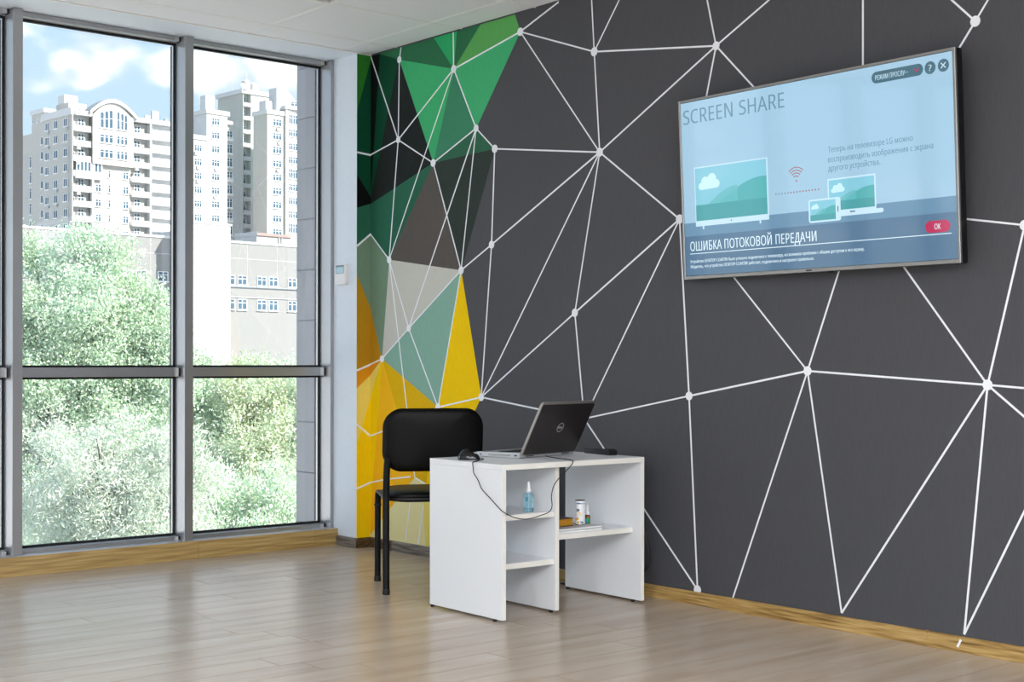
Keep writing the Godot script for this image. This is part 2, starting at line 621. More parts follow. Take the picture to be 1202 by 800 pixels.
# ================================================================== walls
func walls() -> void:
	var r := struct("wall_right", "charcoal feature wall with a painted geometric mural in white lines", "wall")
	slab("wall_face", M.charcoal, r, Vector3(-0.45, 0, -0.25), Vector3(ROOM_X, H + 0.03, 0))
	var l := struct("wall_left", "narrow wall beside the window with a painted return", "wall")
	slab("pier", M.plaster, l, Vector3(-0.46, 0, 0.0), Vector3(0.0, H + 0.001, STRIP), 0.001)
	slab("wall_below", M.plaster, l, Vector3(-0.46, -0.1, STRIP), Vector3(-0.36, 0.09, ROOM_Z))
	var b := struct("wall_back", "plain white wall behind the viewpoint", "wall")
	slab("wall_face", M.plaster, b, Vector3(ROOM_X, 0, -0.25), Vector3(ROOM_X + 0.2, H + 0.03, ROOM_Z + 0.2))
	var f := struct("wall_front", "low white wall under the glazing opposite the mural", "wall")
	slab("wall_face", M.plaster, f, Vector3(-0.46, 0, ROOM_Z), Vector3(ROOM_X + 0.2, 0.1, ROOM_Z + 0.2))
	slab("corner_post", M.plaster, f, Vector3(-0.46, 0.1, ROOM_Z), Vector3(-0.1, H + 0.03, ROOM_Z + 0.2))
	# the glazed side of the room that the photograph shows only as light and reflections
	for k in 8:
		var x0 := -0.1 + 1.1875 * k
		var w := struct("window_%d" % (20 + k), "tall aluminium window opposite the mural, %s from the corner" % ["first", "second", "third", "fourth", "fifth", "sixth", "seventh", "eighth"][k], "window")
		slab("mullion", M.aluminium, w, Vector3(x0, 0.1, ROOM_Z + 0.0), Vector3(x0 + 0.053, H, ROOM_Z + 0.17), 0.0015)
		for y in [[0.1, 0.13, "bottom_rail"], [1.031, 1.083, "transom"], [2.938, H, "top_rail"]]:
			slab(y[2], M.aluminium, w, Vector3(x0 + 0.053, y[0], ROOM_Z + 0.05), Vector3(x0 + 1.1875, y[1], ROOM_Z + 0.17), 0.0015)
		for y in [[0.13, 1.031], [1.083, 2.938]]:
			slab("pane", M.glass, w, Vector3(x0 + 0.053, y[0], ROOM_Z + 0.14), Vector3(x0 + 1.1875, y[1], ROOM_Z + 0.146))


# ================================================================== glazing
func windows() -> void:
	var bays := int((ROOM_Z - 0.12) / BAY)
	for k in bays:
		var z0 := 0.109 + 0.0 if k == 0 else 1.1 + BAY * (k - 1)     # glass side of the mullion on the right
		if k == 0:
			z0 = 0.124
		var z1 := 1.047 + BAY * k                                     # near side of the next mullion
		if k == bays - 1:
			z1 = ROOM_Z - 0.06
		var w := struct("window_%d" % (k + 1), ["tall aluminium window next to the pier and mural", "tall aluminium window in the middle, showing the arched apartment block", "tall aluminium window at the left edge of the picture"][k] if k < 3 else "tall aluminium window outside the picture, bay %s along the wall" % ["four", "five", "six", "seven", "eight", "nine"][k - 3], "window")
		var a: Material = M.aluminium
		# mullion on the right of the bay
		if k == 0:
			slab("mullion", a, w, Vector3(-0.42, 0.102, 0.1), Vector3(WALL_X, H, z0), 0.001)
		else:
			slab("mullion", a, w, Vector3(-0.42, 0.1, z0 - 0.053), Vector3(WALL_X, H, z0), 0.0015)
		if k == bays - 1:
			slab("mullion", a, w, Vector3(-0.42, 0.1, z1), Vector3(WALL_X, H, ROOM_Z), 0.0015)
		# rails across the bay, each closed by a pale bracket and a black cap
		for y in [[0.092, 0.122, "bottom_rail"], [1.031, 1.083, "transom"], [2.938, H, "top_rail"]]:
			slab(y[2], a, w, Vector3(-0.42, y[0], z0 + 0.038), Vector3(-0.30, y[1], z1), 0.0015)
			slab("rail_bracket", M.aluminium_light, w, Vector3(-0.42, y[0] + 0.0005, z0 + 0.0125), Vector3(-0.301, y[1] - 0.0005, z0 + 0.038), 0.001)
			slab("rail_cap", M.rubber, w, Vector3(-0.345, y[0] + 0.001, z0), Vector3(-0.303, y[1] - 0.001, z0 + 0.0125))
		# glazing: black seals, thin inner beads and the two panes
		for y in [[0.122, 1.031], [1.083, 2.938]]:
			var ga := begin()
			var zz := z1 - z0
			var hh: float = y[1] - y[0]
			for e in [0.0, 1.0]:
				add_box(ga, Vector3(-0.372, y[0] + hh * e + (0.006 - 0.012 * e), z0 + zz / 2), Vector3(0.02, 0.012, zz))
				add_box(ga, Vector3(-0.372, y[0] + hh / 2, z0 + zz * e + (0.006 - 0.012 * e)), Vector3(0.008, hh - 0.024, 0.012))
				add_box(ga, Vector3(-0.405, y[0] + hh / 2, z0 + zz * e + (0.006 - 0.012 * e)), Vector3(0.012, hh - 0.024, 0.012))
			part("seal", ga.commit(), M.rubber, w)
			var be := begin()
			for e in [0.0, 1.0]:
				add_box(be, Vector3(-0.389, y[0] + hh / 2, z0 + zz * e + (0.005 - 0.01 * e)), Vector3(0.014, hh - 0.024, 0.01), 0.001)
			part("bead", be.commit(), M.aluminium_light, w)
			slab("pane", M.glass, w, Vector3(-0.399, y[0] + 0.012, z0 + 0.012), Vector3(-0.393, y[1] - 0.012, z1 - 0.012))
	# timber upstand under the glazing
	var t := struct("trim_1", "oak upstand board running under the windows", "trim")
	var z := STRIP
	var r := RandomNumberGenerator.new()
	r.seed = 12
	for e in [0.262, 1.04, 2.3, 3.6, 4.9, 6.2, 7.5, ROOM_Z]:
		slab("oak_board", M.oak_long, t, Vector3(-0.36, -0.004, z), Vector3(-0.2 + r.randf_range(-0.0008, 0.0008), 0.1, e - 0.0008), 0.0015)
		z = e
	slab("ledge", M.aluminium_light, t, Vector3(-0.3, 0.1, STRIP), Vector3(-0.204, 0.102, ROOM_Z))
	# granite-clad pier of the building's outside wall
	var p := struct("trim_2", "grey granite-clad outer pier seen through the right pane", "pier")
	slab("core", M.roof_dark, p, Vector3(-0.66, GROUND, -0.6), Vector3(-0.461, H + 2.0, 0.098))
	slab("joint_bed", M.roof_dark, p, Vector3(-0.66, GROUND, 0.098), Vector3(-0.43, H + 2.0, 0.112))
	for k in 14:
		var y0 := 0.4228 - 0.9516 + 0.3172 * k
		slab("granite_panel", M.granite, p, Vector3(-0.643, y0 + 0.003, 0.1125), Vector3(-0.43, y0 + 0.3142, 0.121), 0.0015)
	# lower outside wall of the building, below the glazing
	slab("outer_wall", M.render_grey, p, Vector3(-0.66, GROUND, 0.13), Vector3(-0.47, -0.12, ROOM_Z))


# ================================================================== mural
func mural() -> void:
	var wall: Node3D = get_node("wall_right")
	var facets := [
		["black", [-0.0, 2.962, 0.095, 2.961, 0.0, 2.107]],
		["dark_green", [0.095, 2.958, 0.287, 2.894, 0.097, 2.364, 0.0, 2.11]],
		["green", [0.095, 2.9585, 0.1, 2.962, 0.629, 2.962, 0.815, 2.756, 0.472, 2.848]],
		["jade2", [0.095, 2.958, 0.472, 2.848, 0.815, 2.756, 0.295, 2.893]],
		["jade", [0.629, 2.962, 0.843, 2.962, 0.815, 2.756]],
		["green", [0.843, 2.962, 1.051, 2.962, 0.815, 2.756]],
		["leaf", [1.051, 2.962, 1.342, 2.962, 1.386, 2.863, 0.815, 2.756]],
		["mint", [0.815, 2.756, 1.386, 2.863, 1.015, 2.399]],
		["mint2", [0.295, 2.893, 0.815, 2.756, 0.626, 2.25]],
		["teal", [0.815, 2.756, 1.015, 2.399, 0.626, 2.25]],
		["deep", [0.626, 2.25, 1.015, 2.399, 1.176, 2.268]],
		["night", [0.287, 2.894, 0.626, 2.25, 0.556, 2.232, 0.017, 2.074, 0.0, 2.071, 0.0, 2.11, 0.097, 2.364]],
		["slate", [0.626, 2.25, 1.176, 2.268, 0.884, 1.626]],
		["taupe", [0.626, 2.25, 0.884, 1.626, 0.195, 1.722]],
		["pine", [0.0, 2.071, 0.017, 2.074, 0.556, 2.232, 0.626, 2.25, 0.195, 1.722, 0.0, 1.888]],
		["stone", [0.195, 1.722, 0.884, 1.626, 0.392, 1.312, 0.122, 1.134]],
		["sage", [0.0, 1.888, 0.195, 1.722, 0.122, 1.134, 0.005, 1.427, 0.0, 1.443]],
		["aqua", [0.884, 1.626, 0.674, 0.859, 0.632, 0.881, 0.122, 1.134, 0.392, 1.312]],
		["gold", [0.884, 1.626, 1.063, 0.924, 0.674, 0.859]],
		["ochre", [0.0, 1.443, 0.005, 1.427, 0.122, 1.134, 0.0, 1.1]],
		["orange", [0.0, 1.1, 0.122, 1.134, 0.0, 1.036]],
		["straw", [0.0, 1.036, 0.122, 1.134, 0.0, 0.902]],
		["yellow", [0.0, 0.902, 0.122, 1.134, 0.061, 0.627, 0.021, 0.342, 0.0, 0.13]],
		["amber", [0.122, 1.134, 0.283, 0.822, 0.453, 0.447, 0.268, 0.299, 0.0, 0.07, 0.0, 0.13, 0.021, 0.342, 0.061, 0.627]],
		["mustard", [0.122, 1.134, 0.632, 0.881, 0.674, 0.859, 0.56, 0.415, 0.453, 0.447, 0.283, 0.822]],
		["gold", [0.674, 0.859, 1.063, 0.924, 0.875, 0.664, 0.799, 0.397, 0.56, 0.415]],
		["cream", [0.0, 0.07, 0.268, 0.299, 0.453, 0.447, 0.56, 0.415, 0.536, 0.256, 0.561, 0.038, 0.0, 0.038]],
		["butter", [0.56, 0.415, 0.799, 0.397, 0.737, 0.032, 0.561, 0.038, 0.536, 0.256]],
	]
	for f in facets:
		var out := PackedVector2Array()
		for k in range(0, f[1].size(), 2):
			out.append(Vector2(f[1][k], f[1][k + 1]))
		part("painted_facet", prism(out, -0.001, 0.0008), M["paint_" + f[0]], wall)
	var lines := [
		[0.295, 2.893, 0.285, 2.423], [0.285, 2.423, 0.626, 2.250], [0.285, 2.423, 0.815, 2.756], [0.285, 2.423, 0.195, 1.722], [0.626, 2.250, 1.015, 2.399], [0.626, 2.250, 0.884, 1.626],
		[1.015, 2.399, 1.176, 2.268], [1.015, 2.399, 0.392, 1.312], [1.015, 2.399, 0.884, 1.626], [1.015, 2.399, 0.815, 2.756], [1.176, 2.268, 1.992, 2.158], [1.176, 2.268, 1.150, 1.752],
		[0.195, 1.722, 0.815, 2.756], [0.195, 1.722, 0.392, 1.312], [0.884, 1.626, 0.392, 1.312], [0.392, 1.312, 0.122, 1.134], [0.392, 1.312, 0.674, 0.859], [0.884, 1.626, 0.674, 0.859],
		[0.884, 1.626, 1.150, 1.752], [1.150, 1.752, 1.992, 2.158], [1.150, 1.752, 1.063, 0.924], [1.992, 2.158, 1.063, 0.924], [1.063, 0.924, 1.813, 1.366], [1.813, 1.366, 2.530, 1.785],
		[1.813, 1.366, 1.992, 2.158], [1.063, 0.924, 1.883, 0.833], [1.063, 0.924, 0.674, 0.859], [2.530, 1.785, 1.883, 0.833], [2.530, 1.785, 1.992, 2.158], [1.992, 2.158, 1.386, 2.863],
		[1.992, 2.158, 1.952, 2.663], [1.992, 2.158, 2.753, 2.556], [1.386, 2.863, 1.952, 2.663], [1.952, 2.663, 2.753, 2.556], [2.591, 0.961, 2.645, 0.069], [2.591, 0.961, 3.271, 1.081],
		[3.271, 1.081, 4.120, 1.033], [2.591, 0.961, 2.530, 1.785], [0.815, 2.756, 1.386, 2.863], [1.883, 0.833, 2.645, 0.069], [1.813, 1.366, 1.883, 0.833], [2.591, 0.961, 1.883, 0.833],
		[4.120, 1.033, 4.272, 1.630], [0.002, 2.958, 0.285, 2.423], [0.312, 2.962, 0.295, 2.893], [0.810, 2.962, 0.815, 2.756], [1.688, 2.962, 1.386, 2.863], [1.930, 2.962, 1.952, 2.663],
		[2.188, 2.962, 1.952, 2.663], [2.653, 2.962, 2.753, 2.556], [3.44, 2.890, 2.753, 2.556], [2.753, 2.556, 2.673, 2.25], [2.753, 2.556, 3.03, 2.28], [3.550, 2.9, 3.551, 2.28],
		[4.066, 2.427, 3.75, 2.74], [4.066, 2.427, 4.30, 2.74], [4.066, 2.427, 3.95, 2.275], [2.83, 1.53, 3.271, 1.081], [3.445, 1.53, 3.271, 1.081], [3.725, 1.53, 4.120, 1.033],
		[3.271, 1.081, 2.858, 0.061], [3.271, 1.081, 3.449, 0.073], [4.120, 1.033, 3.449, 0.073], [4.120, 1.033, 4.022, 0.069], [4.120, 1.033, 4.54, 0.71], [4.120, 1.033, 4.6, 1.002],
		[3.92, 1.69, 4.272, 1.630], [4.022, 0.069, 4.44, 0.897], [0.285, 2.423, 0.001, 2.366], [0.195, 1.722, 0.001, 1.887], [0.195, 1.722, 0.379, 0.825], [0.122, 1.134, 0.001, 1.101],
		[0.001, 0.668, 0.127, 0.701], [0.001, 0.387, 0.154, 0.415], [0.127, 0.701, 0.674, 0.859], [0.154, 0.415, 0.411, 0.449], [0.379, 0.825, 0.453, 0.447], [0.408, 0.305, 0.362, 0.067],
		[0.536, 0.290, 0.487, 0.065], [0.453, 0.447, 0.560, 0.415], [4.272, 1.63, 4.7, 2.2], [4.272, 1.63, 4.75, 1.45],
	]
	var r := RandomNumberGenerator.new()
	r.seed = 5
	for l in lines:
		var a := Vector2(l[0], l[1])
		var b := Vector2(l[2], l[3])
		var w := r.randf_range(0.0068, 0.0086)
		part("white_line", box(Vector3(a.distance_to(b), w, 0.0016)), M.white_tape, wall, Vector3((a.x + b.x) / 2, (a.y + b.y) / 2, 0.0012 + r.randf() * 0.0003), Basis(Vector3.BACK, (b - a).angle()))
	# the short loose end of the line that hangs over the skirting
	part("white_line", box(Vector3(0.034, 0.009, 0.0012)), M.white_tape, wall, Vector3(4.008, 0.034, 0.0142), Basis(Vector3.BACK, 1.1))
	var knot := prism(disc(0.0215, 0.003, 28), -0.001, 0.003)
	for d in [[0.295, 2.893], [0.815, 2.756], [1.386, 2.863], [0.285, 2.423], [0.626, 2.250], [1.015, 2.399], [1.176, 2.268], [0.195, 1.722], [0.884, 1.626], [0.392, 1.312], [0.122, 1.134], [1.063, 0.924], [0.674, 0.859], [1.150, 1.752], [1.992, 2.158], [1.952, 2.663], [2.753, 2.556], [4.066, 2.427], [2.530, 1.785], [1.813, 1.366], [2.591, 0.961], [3.271, 1.081], [4.120, 1.033], [2.645, 0.069], [4.272, 1.630]]:
		part("white_dot", knot, M.white_tape, wall, Vector3(d[0], d[1], 0), Basis.from_scale(Vector3.ONE * r.randf_range(0.92, 1.05)))
	# the return beside the window carries the mural round the corner (plane x = 0, measured by z and height)
	var pier: Node3D = get_node("wall_left")
	var turn := Basis(Vector3.UP, PI / 2)          # local x runs along -z, local z looks along +x
	var strip := [
		["forest", [0.1, 2.962, 0.0, 2.962, 0.0, 2.94, 0.1, 2.62]],
		["dark_green", [0.0, 2.94, 0.0, 2.109, 0.1, 2.24, 0.1, 2.62]],
		["black", [0.1, 2.24, 0.0, 2.109, 0.0, 2.071, 0.1, 2.04]],
		["pine", [0.1, 2.04, 0.0, 2.071, 0.0, 1.888, 0.1, 1.81]],
		["sage", [0.1, 1.81, 0.0, 1.888, 0.0, 1.443, 0.1, 1.64]],
		["ochre", [0.1, 1.64, 0.0, 1.443, 0.0, 1.1, 0.1, 1.064]],
		["orange", [0.1, 1.064, 0.0, 1.1, 0.0, 1.036, 0.1, 0.957]],
		["straw", [0.1, 0.957, 0.0, 1.036, 0.0, 0.902, 0.1, 0.612]],
		["yellow", [0.1, 0.612, 0.0, 0.902, 0.0, 0.04, 0.1, 0.04]],
	]
	for f in strip:
		var out := PackedVector2Array()
		for k in range(0, f[1].size(), 2):
			out.append(Vector2(-f[1][k], f[1][k + 1]))
		part("painted_facet", prism(out, -0.0005, 0.0008), M["paint_" + f[0]], pier, Vector3.ZERO, turn)
	for l in [[0.1, 2.372, 0.0, 2.364], [0.1, 1.81, 0.0, 1.888], [0.1, 1.064, 0.0, 1.1], [0.1, 0.742, 0.0, 0.668], [0.1, 0.355, 0.0, 0.387]]:
		var a := Vector2(-l[0], l[1])
		var b := Vector2(-l[2], l[3])
		part("white_line", box(Vector3(a.distance_to(b), 0.011, 0.0016)), M.white_tape, pier, turn * Vector3((a.x + b.x) / 2, (a.y + b.y) / 2, 0.0012), turn * Basis(Vector3.BACK, (b - a).angle()))


func board_profile(long: float, deep := 0.014, high := 0.06) -> Mesh:
	# skirting with a rounded top edge: section in x (depth) and y, pulled along z
	var out := PackedVector2Array([Vector2(0, 0), Vector2(deep, 0), Vector2(deep, high - 0.012)])
	for k in 6:
		var a := PI / 2 * k / 5.0
		out.append(Vector2(deep - 0.010 + 0.010 * cos(a), high - 0.012 + 0.012 * sin(a)))
	out.append(Vector2(0, high))
	return prism(out, 0, long)


func baseboards() -> void:
	var b := struct("baseboard_right", "oak skirting board along the mural wall", "baseboard")
	var turn := Basis(Vector3.UP, -PI / 2) * Basis.from_scale(Vector3(1, 1, 1))
	# local x (depth) to +z, local z (length) to -x: start each board at its right end
	var x := 0.0
	for e in [[0.24, "brown_oak"], [1.36, "grey_oak"], [2.46, "oak"], [3.86, "oak"], [5.2, "oak"], [7.0, "oak"], [ROOM_X, "oak"]]:
		part("oak_board", board_profile(e[0] - x - 0.001), M[e[1]], b, Vector3(e[0], 0, 0), Basis(Vector3(0, 0, 1), Vector3(0, 1, 0), Vector3(-1, 0, 0)))
		x = e[0]
	part("joint_cover", board_profile(0.012, 0.0165, 0.063), M.oak, b, Vector3(3.866, 0, 0), Basis(Vector3(0, 0, 1), Vector3(0, 1, 0), Vector3(-1, 0, 0)))
	var c := struct("baseboard_left", "dark brown skirting round the pier beside the window", "baseboard")
	part("oak_board", board_profile(0.2135), M.grey_oak, c, Vector3(0.0135, 0, STRIP), Basis(Vector3(0, 0, 1), Vector3(0, 1, 0), Vector3(-1, 0, 0)))
	part("oak_board", board_profile(STRIP - 0.001), M.brown_oak, c, Vector3(0, 0, 0.014))


# ================================================================== television
func ui_text(tv: Node3D, words: String, m: String, x0: float, x1: float, y: float, cap: float, called := "lettering", center := false, z := 0.0026) -> void:
	var t := TextMesh.new()
	var f := SystemFont.new()
	f.font_names = PackedStringArray(["Droid Sans"])
	t.font = f
	t.text = words
	t.font_size = 64
	t.pixel_size = 0.001
	t.depth = 0.001
	t.horizontal_alignment = HORIZONTAL_ALIGNMENT_LEFT
	t.vertical_alignment = VERTICAL_ALIGNMENT_BOTTOM
	var a := t.get_aabb()
	var arr := t.surface_get_arrays(0)
	# capitals stand on the baseline: measure them on the first letter alone
	var one := TextMesh.new()
	one.font = f
	one.text = "Н"
	one.font_size = 64
	one.pixel_size = 0.001
	one.vertical_alignment = VERTICAL_ALIGNMENT_BOTTOM
	var c := one.get_aabb()
	var sx := (x1 - x0) / a.size.x
	var sy := cap / c.size.y
	part(called, t, M["tv_screen_" + m], tv, Vector3(x0 - a.position.x * sx, y - c.position.y * sy, z), Basis.from_scale(Vector3(sx, sy, 0.4)))


func ui_shape(tv: Node3D, outline: PackedVector2Array, m: String, layer: int, called := "picture_shape") -> void:
	part(called, prism(outline, 0.0, 0.0012 + 0.0003 * layer), M["tv_screen_" + m], tv)


func rect(x0: float, y0: float, x1: float, y1: float) -> PackedVector2Array:
	return PackedVector2Array([Vector2(x0, y0), Vector2(x1, y0), Vector2(x1, y1), Vector2(x0, y1)])


func ui_scene(tv: Node3D, x0: float, y0: float, x1: float, y1: float, layer: int) -> void:
	# a little landscape: sky, a far and a near hill, ground and a cloud
	var w := x1 - x0
	var h := y1 - y0
	ui_shape(tv, rect(x0, y0, x1, y1), "icon_sky", layer)
	var far := PackedVector2Array([Vector2(x0 + 0.18 * w, y0 + 0.3 * h)])
	for k in 13:
		var t := k / 12.0
		far.append(Vector2(x0 + w * (0.18 + 0.42 * t), y0 + h * (0.3 + 0.3 * sin(PI * 0.5 * t))))
	far.append(Vector2(x0 + 0.6 * w, y0 + 0.3 * h))
	far.remove_at(1)
	ui_shape(tv, far, "icon_far", layer + 1)
	var hill := PackedVector2Array([Vector2(x1, y0 + 0.3 * h), Vector2(x0 + 0.34 * w, y0 + 0.3 * h)])
	for k in range(1, 15):
		var t := k / 14.0
		hill.append(Vector2(x0 + w * (0.34 + 0.66 * t), y0 + h * (0.3 + 0.4 * sin(PI * 0.55 * t))))
	ui_shape(tv, hill, "icon_hill", layer + 1)
	ui_shape(tv, rect(x0, y0, x1, y0 + 0.3 * h), "icon_ground", layer + 2)
	var cl := PackedVector2Array()
	var cx := x0 + 0.2 * w
	var cy := y0 + 0.62 * h
	var s := 0.15 * w
	var bumps := [[0.72, 0.20, 0.30, -90, 80], [0.30, 0.55, 0.42, -10, 150], [-0.35, 0.40, 0.38, 60, 190], [-0.75, 0.12, 0.26, 100, 270]]
	for b in bumps:
		for k in 7:
			var a := deg_to_rad(lerpf(b[3], b[4], k / 6.0))
			cl.append(Vector2(cx + s * (b[0] + b[2] * cos(a)), cy + s * (b[1] + b[2] * sin(a))))
	if Geometry2D.triangulate_polygon(cl).is_empty():
		cl = Geometry2D.convex_hull(cl)
		cl.remove_at(cl.size() - 1)
	ui_shape(tv, cl, "cloud", layer + 3)


func television() -> void:
	var tv := thing("television", "large flat wall television tilted forward, showing a pale blue message screen", "television", Vector3(3.3384, 1.4955, 0.075))
	tv.basis = Basis.from_euler(Vector3(0.0521, -0.0265, 0))
	var w := 1.4527
	var h := 0.8153
	# slim body, thicker lower back and the wall bracket
	part("body", box(Vector3(w + 0.002, h + 0.002, 0.044), 0.004), M.tv_body, tv, Vector3(0, h / 2, -0.0245))
	part("rear_housing", box(Vector3(w * 0.62, h * 0.42, 0.02), 0.006), M.tv_body, tv, Vector3(0, h * 0.36, -0.054))
	part("wall_bracket", box(Vector3(0.42, 0.3, 0.05), 0.002), M.black_steel, tv, Vector3(0, h * 0.7, -0.064), Basis(Vector3.RIGHT, -0.05))
	var fr := begin()
	for s in [-1, 1]:
		add_box(fr, Vector3((w / 2 - 0.0055) * s, h / 2, 0.0), Vector3(0.011, h, 0.008), 0.0015)
	add_box(fr, Vector3(0, h - 0.0055, 0), Vector3(w - 0.022, 0.011, 0.008), 0.0015)
	add_box(fr, Vector3(0, 0.008, 0), Vector3(w - 0.022, 0.016, 0.008), 0.0015)
	part("bezel", fr.commit(), M.tv_bezel, tv)
	part("maker_mark", box(Vector3(0.03, 0.006, 0.0004)), M.tv_body, tv, Vector3(0.0, 0.0085, 0.0042))
	part("control_nub", box(Vector3(0.02, 0.006, 0.012), 0.002), M.tv_body, tv, Vector3(0.1, -0.003, -0.012))
	part("black_border", box(Vector3(w - 0.02, h - 0.026, 0.002)), M.screen_off, tv, Vector3(0, h / 2 + 0.0025, -0.001))
	# the picture
	var x0 := -0.713
	var x1 := 0.713
	var y0 := 0.0175
	var y1 := 0.8025
	part("display", prism(rect(x0, y0, x1, y1), 0.0, 0.0012), M.tv_screen_sky_a, tv)
	ui_shape(tv, rect(x0, y0, x1, 0.2565), "band_a", 1)
	ui_shape(tv, rect(x0, y0, x1, 0.196), "band_b", 2)
	ui_text(tv, "SCREEN SHARE", "ink", -0.697, -0.105, 0.704, 0.064)
	var pill := moved(rounded(0.24, 0.046, 0.0229, 8), Vector2(0.464, 0.7555))
	ui_shape(tv, pill, "pill", 2)
	ui_text(tv, "РЕЖИМ ПРОСЛУ···", "icon_frame", 0.362, 0.515, 0.745, 0.019)
	ui_shape(tv, PackedVector2Array([Vector2(0.543, 0.759), Vector2(0.555, 0.748), Vector2(0.567, 0.759), Vector2(0.561, 0.761), Vector2(0.555, 0.755), Vector2(0.549, 0.761)]), "red", 3)
	for k in [[0.6155, "?"], [0.6745, "×"]]:
		ui_shape(tv, moved(disc(0.0245, 0.001, 28), Vector2(k[0], 0.7545)), "pill", 2)
	ui_text(tv, "?", "icon_frame", 0.608, 0.623, 0.743, 0.023)
	for s in [-1, 1]:
		part("picture_shape", box(Vector3(0.029, 0.0035, 0.001)), M.tv_screen_icon_frame, tv, Vector3(0.6745, 0.7545, 0.0024), Basis(Vector3.BACK, s * PI / 4))
	ui_text(tv, "Теперь на телевизоре LG можно", "ink", 0.118, 0.529, 0.4865, 0.0235)
	ui_text(tv, "воспроизводить изображения с экрана", "ink", 0.1165, 0.620, 0.4465, 0.0235)
	ui_text(tv, "другого устройства.", "ink", 0.1155, 0.374, 0.4105, 0.0235)
	# television icon
	ui_shape(tv, rect(-0.641, 0.238, -0.209, 0.505), "icon_frame", 3)
	ui_scene(tv, -0.636, 0.262, -0.2155, 0.4995, 4)
	for x in [-0.595, -0.259]:
		ui_shape(tv, rect(x - 0.004, 0.2245, x + 0.004, 0.24), "icon_frame", 3)
	ui_shape(tv, moved(disc(0.0035, 0.001, 12), Vector2(-0.425, 0.251)), "band_b", 4)
	# radio waves and dots
	for r in [0.018, 0.03, 0.042, 0.054]:
		var arc := PackedVector2Array()
		for k in 13:
			var a := deg_to_rad(45 + 90.0 * k / 12)
			arc.append(Vector2(cos(a), sin(a)) * (r + 0.002))
		for k in 13:
			var a := deg_to_rad(135 - 90.0 * k / 12)
			arc.append(Vector2(cos(a), sin(a)) * (r - 0.002))
		ui_shape(tv, moved(arc, Vector2(-0.0545, 0.391)), "wifi", 3)
	ui_shape(tv, moved(disc(0.004, 0.001, 12), Vector2(-0.054, 0.388)), "wifi", 3)
	for k in 15:
		ui_shape(tv, moved(disc(0.0036, 0.001, 12), Vector2(-0.167 + 0.01635 * k, 0.3415)), "wifi" if k > 4 else "ink_soft", 3)
	# laptop and telephone icons
	ui_shape(tv, rect(0.109, 0.236, 0.348, 0.3785), "icon_frame", 3)
	ui_scene(tv, 0.116, 0.247, 0.3415, 0.3715, 4)
	ui_shape(tv, moved(rounded(0.30, 0.018, 0.008, 4), Vector2(0.232, 0.23)), "icon_frame", 3)
	ui_shape(tv, rect(0.219, 0.2335, 0.244, 0.239), "band_b", 4)
	ui_shape(tv, moved(rounded(0.165, 0.096, 0.01), Vector2(0.0905, 0.253)), "icon_frame", 8)
	ui_scene(tv, 0.0165, 0.212, 0.148, 0.294, 9)
	ui_shape(tv, rect(0.1575, 0.241, 0.1625, 0.264), "band_b", 9)
	# message
	ui_text(tv, "ОШИБКА ПОТОКОВОЙ ПЕРЕДАЧИ", "white", -0.68, 0.044, 0.129, 0.042)
	ui_shape(tv, rect(-0.683, 0.1145, 0.689, 0.1175), "white", 3)
	ui_text(tv, "Устройство DESKTOP-CLIART8K было успешно подключено к телевизору, но возникла проблема с общим доступом к его экрану.", "white", -0.683, 0.284, 0.0745, 0.0135)
	ui_text(tv, "Убедитесь, что устройство DESKTOP-CLIART8K работает, подключено и настроено правильно.", "white", -0.684, 0.0275, 0.051, 0.0135)
	ui_shape(tv, moved(rounded(0.112, 0.046, 0.0225, 8), Vector2(0.629, 0.146)), "red", 3)
	ui_text(tv, "ОК", "white", 0.6155, 0.6435, 0.1355, 0.021, "lettering", false, 0.003)


# ================================================================== desk (local: x across the front to the left, y up, z towards its back)
const DESK_AT := Vector3(2.456, 0, 0.158)
const DESK_ROT := -0.033


# desk coordinates (u back from the front edge, y, v leftwards from the right end) to the room
func on_desk(u: float, y: float, v: float) -> Vector3:
	var c := cos(DESK_ROT)
	var s := sin(DESK_ROT)
	return Vector3(DESK_AT.x - u * c + v * s, y, DESK_AT.z + v * c + u * s)


func desk_basis() -> Basis:
	var c := cos(DESK_ROT)
	var s := sin(DESK_ROT)
	return Basis(Vector3(s, 0, c), Vector3.UP, Vector3(c, 0, -s))     # x: v, y: up, z: -u (towards the front)


